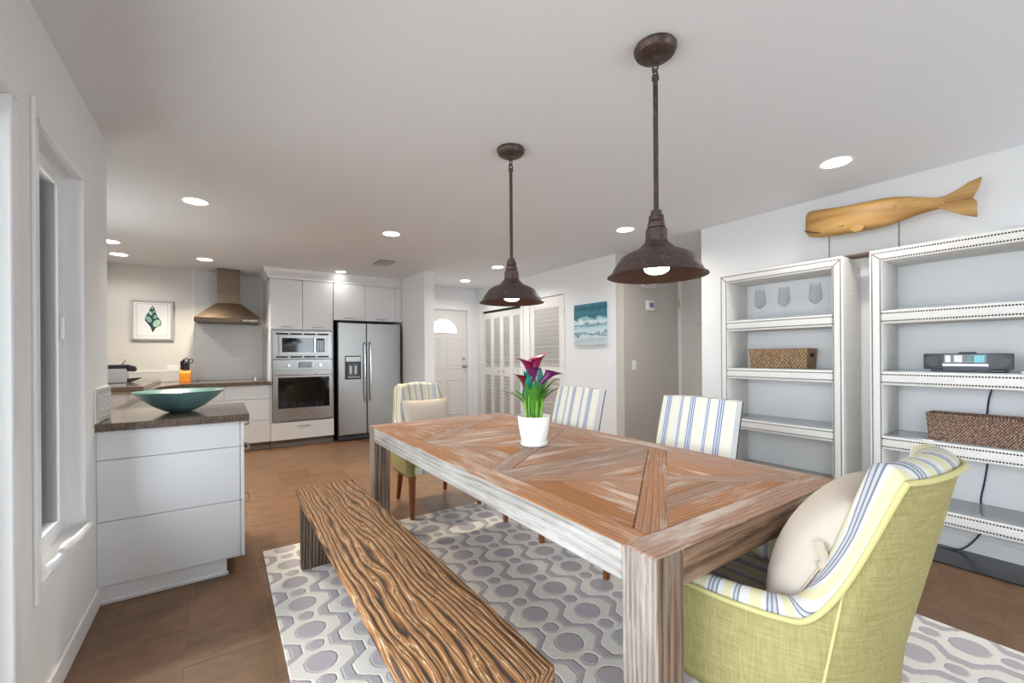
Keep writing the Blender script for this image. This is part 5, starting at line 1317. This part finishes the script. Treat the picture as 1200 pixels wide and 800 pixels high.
# knife block
kn = thing('knife_block', 'orange wooden knife block with black knives', 'knife block', (-.385, 7.02, .915))
bm = BM(); prism(bm, [(-.06, 0), (.06, 0), (.075, .14), (-.01, .17), (-.06, .12)], -.058, .058, 'X'); bev(bm, .004, 1)
obj('block', bm, 'knife_block', kn)
for k, (xx, yy, hh) in enumerate(((-.038, .0, .14), (-.012, -.01, .12), (.012, -.01, .12), (.036, -.01, .12), (-.02, .04, .16))):
    bm = BM(); tube(bm, [(xx, yy, .12), (xx, yy-.012, .16), (xx, yy-.02, .14+hh*.75), (xx, yy-.024, .14+hh)], [.009, .010, .012, .009], 8); obj('knife_handle', bm, 'black_plastic', kn, smooth=True)
bm = BM(); 
for s in (-1, 1):
    c = Vector((.036 + s*.024, .03, .275 + (0 if s > 0 else .012))); tube(bm, [c + Vector((.022*math.cos(a), 0, .026*math.sin(a))) for a in [2*PI*q/14 for q in range(15)]], .006, 6, False)
tube(bm, [(.036, .03, .13), (.036, .03, .25)], .009, 8); obj('scissors', bm, 'black_plastic', kn, smooth=True)
# coffee machine
cf = thing('coffee_machine', 'silver and black capsule coffee machine on the worktop', 'coffee machine', (-.97, 6.55, .957))
bx('body', 'silver_plastic', cf, -.12, .085, -.09, .09, 0, .165, .008, 2); bx('lid', 'black_plastic', cf, -.125, .10, -.095, .095, .165, .205, .008, 2)
bm = BM(); prism(bm, [(.085, .13), (.15, .125), (.165, .145), (.15, .185), (.085, .20)], -.05, .05, 'Y'); bev(bm, .006, 2); obj('spout', bm, 'black_plastic', cf, smooth=True)
bm = BM(); prism(bm, [(.085, .0), (.11, .0), (.20, .045), (.195, .055), (.085, .045)], -.06, .06, 'Y'); bev(bm, .003, 1); obj('drip_tray', bm, 'black_plastic', cf)
bm = BM(); tube(bm, [(.03, 0, .20), (.05, 0, .235), (.065, 0, .265)], [.010, .008, .006], 8); obj('lever', bm, 'chrome', cf, smooth=True)
# bowl
bo = thing('ceramic_bowl', 'wide teal ceramic bowl on the peninsula worktop', 'bowl', (-.205, 3.30, .915))
bm = BM(); lathe(bm, [(0, 0), (.05, 0), (.075, .008), (.13, .040), (.185, .085), (.222, .124), (.226, .128), (.220, .127), (.18, .092), (.12, .048), (.06, .018), (0, .012)], 48); obj('vessel', bm, 'bowl_glaze', bo, smooth=True, ang=60)
tp = thing('counter_tap', 'small chrome gas tap fitting on the worktop below the hood', 'fitting', (.40, 7.05, .915))
bm = BM(); lathe(bm, [(0, 0), (.022, 0), (.022, .01), (.01, .014), (.01, .035), (0, .04)], 14); obj('base', bm, 'chrome', tp, smooth=True)
bm = BM(); tube(bm, [(-.03, 0, .035), (0, 0, .04), (.06, 0, .03)], [.008, .009, .006], 8); obj('lever', bm, 'chrome', tp, smooth=True)
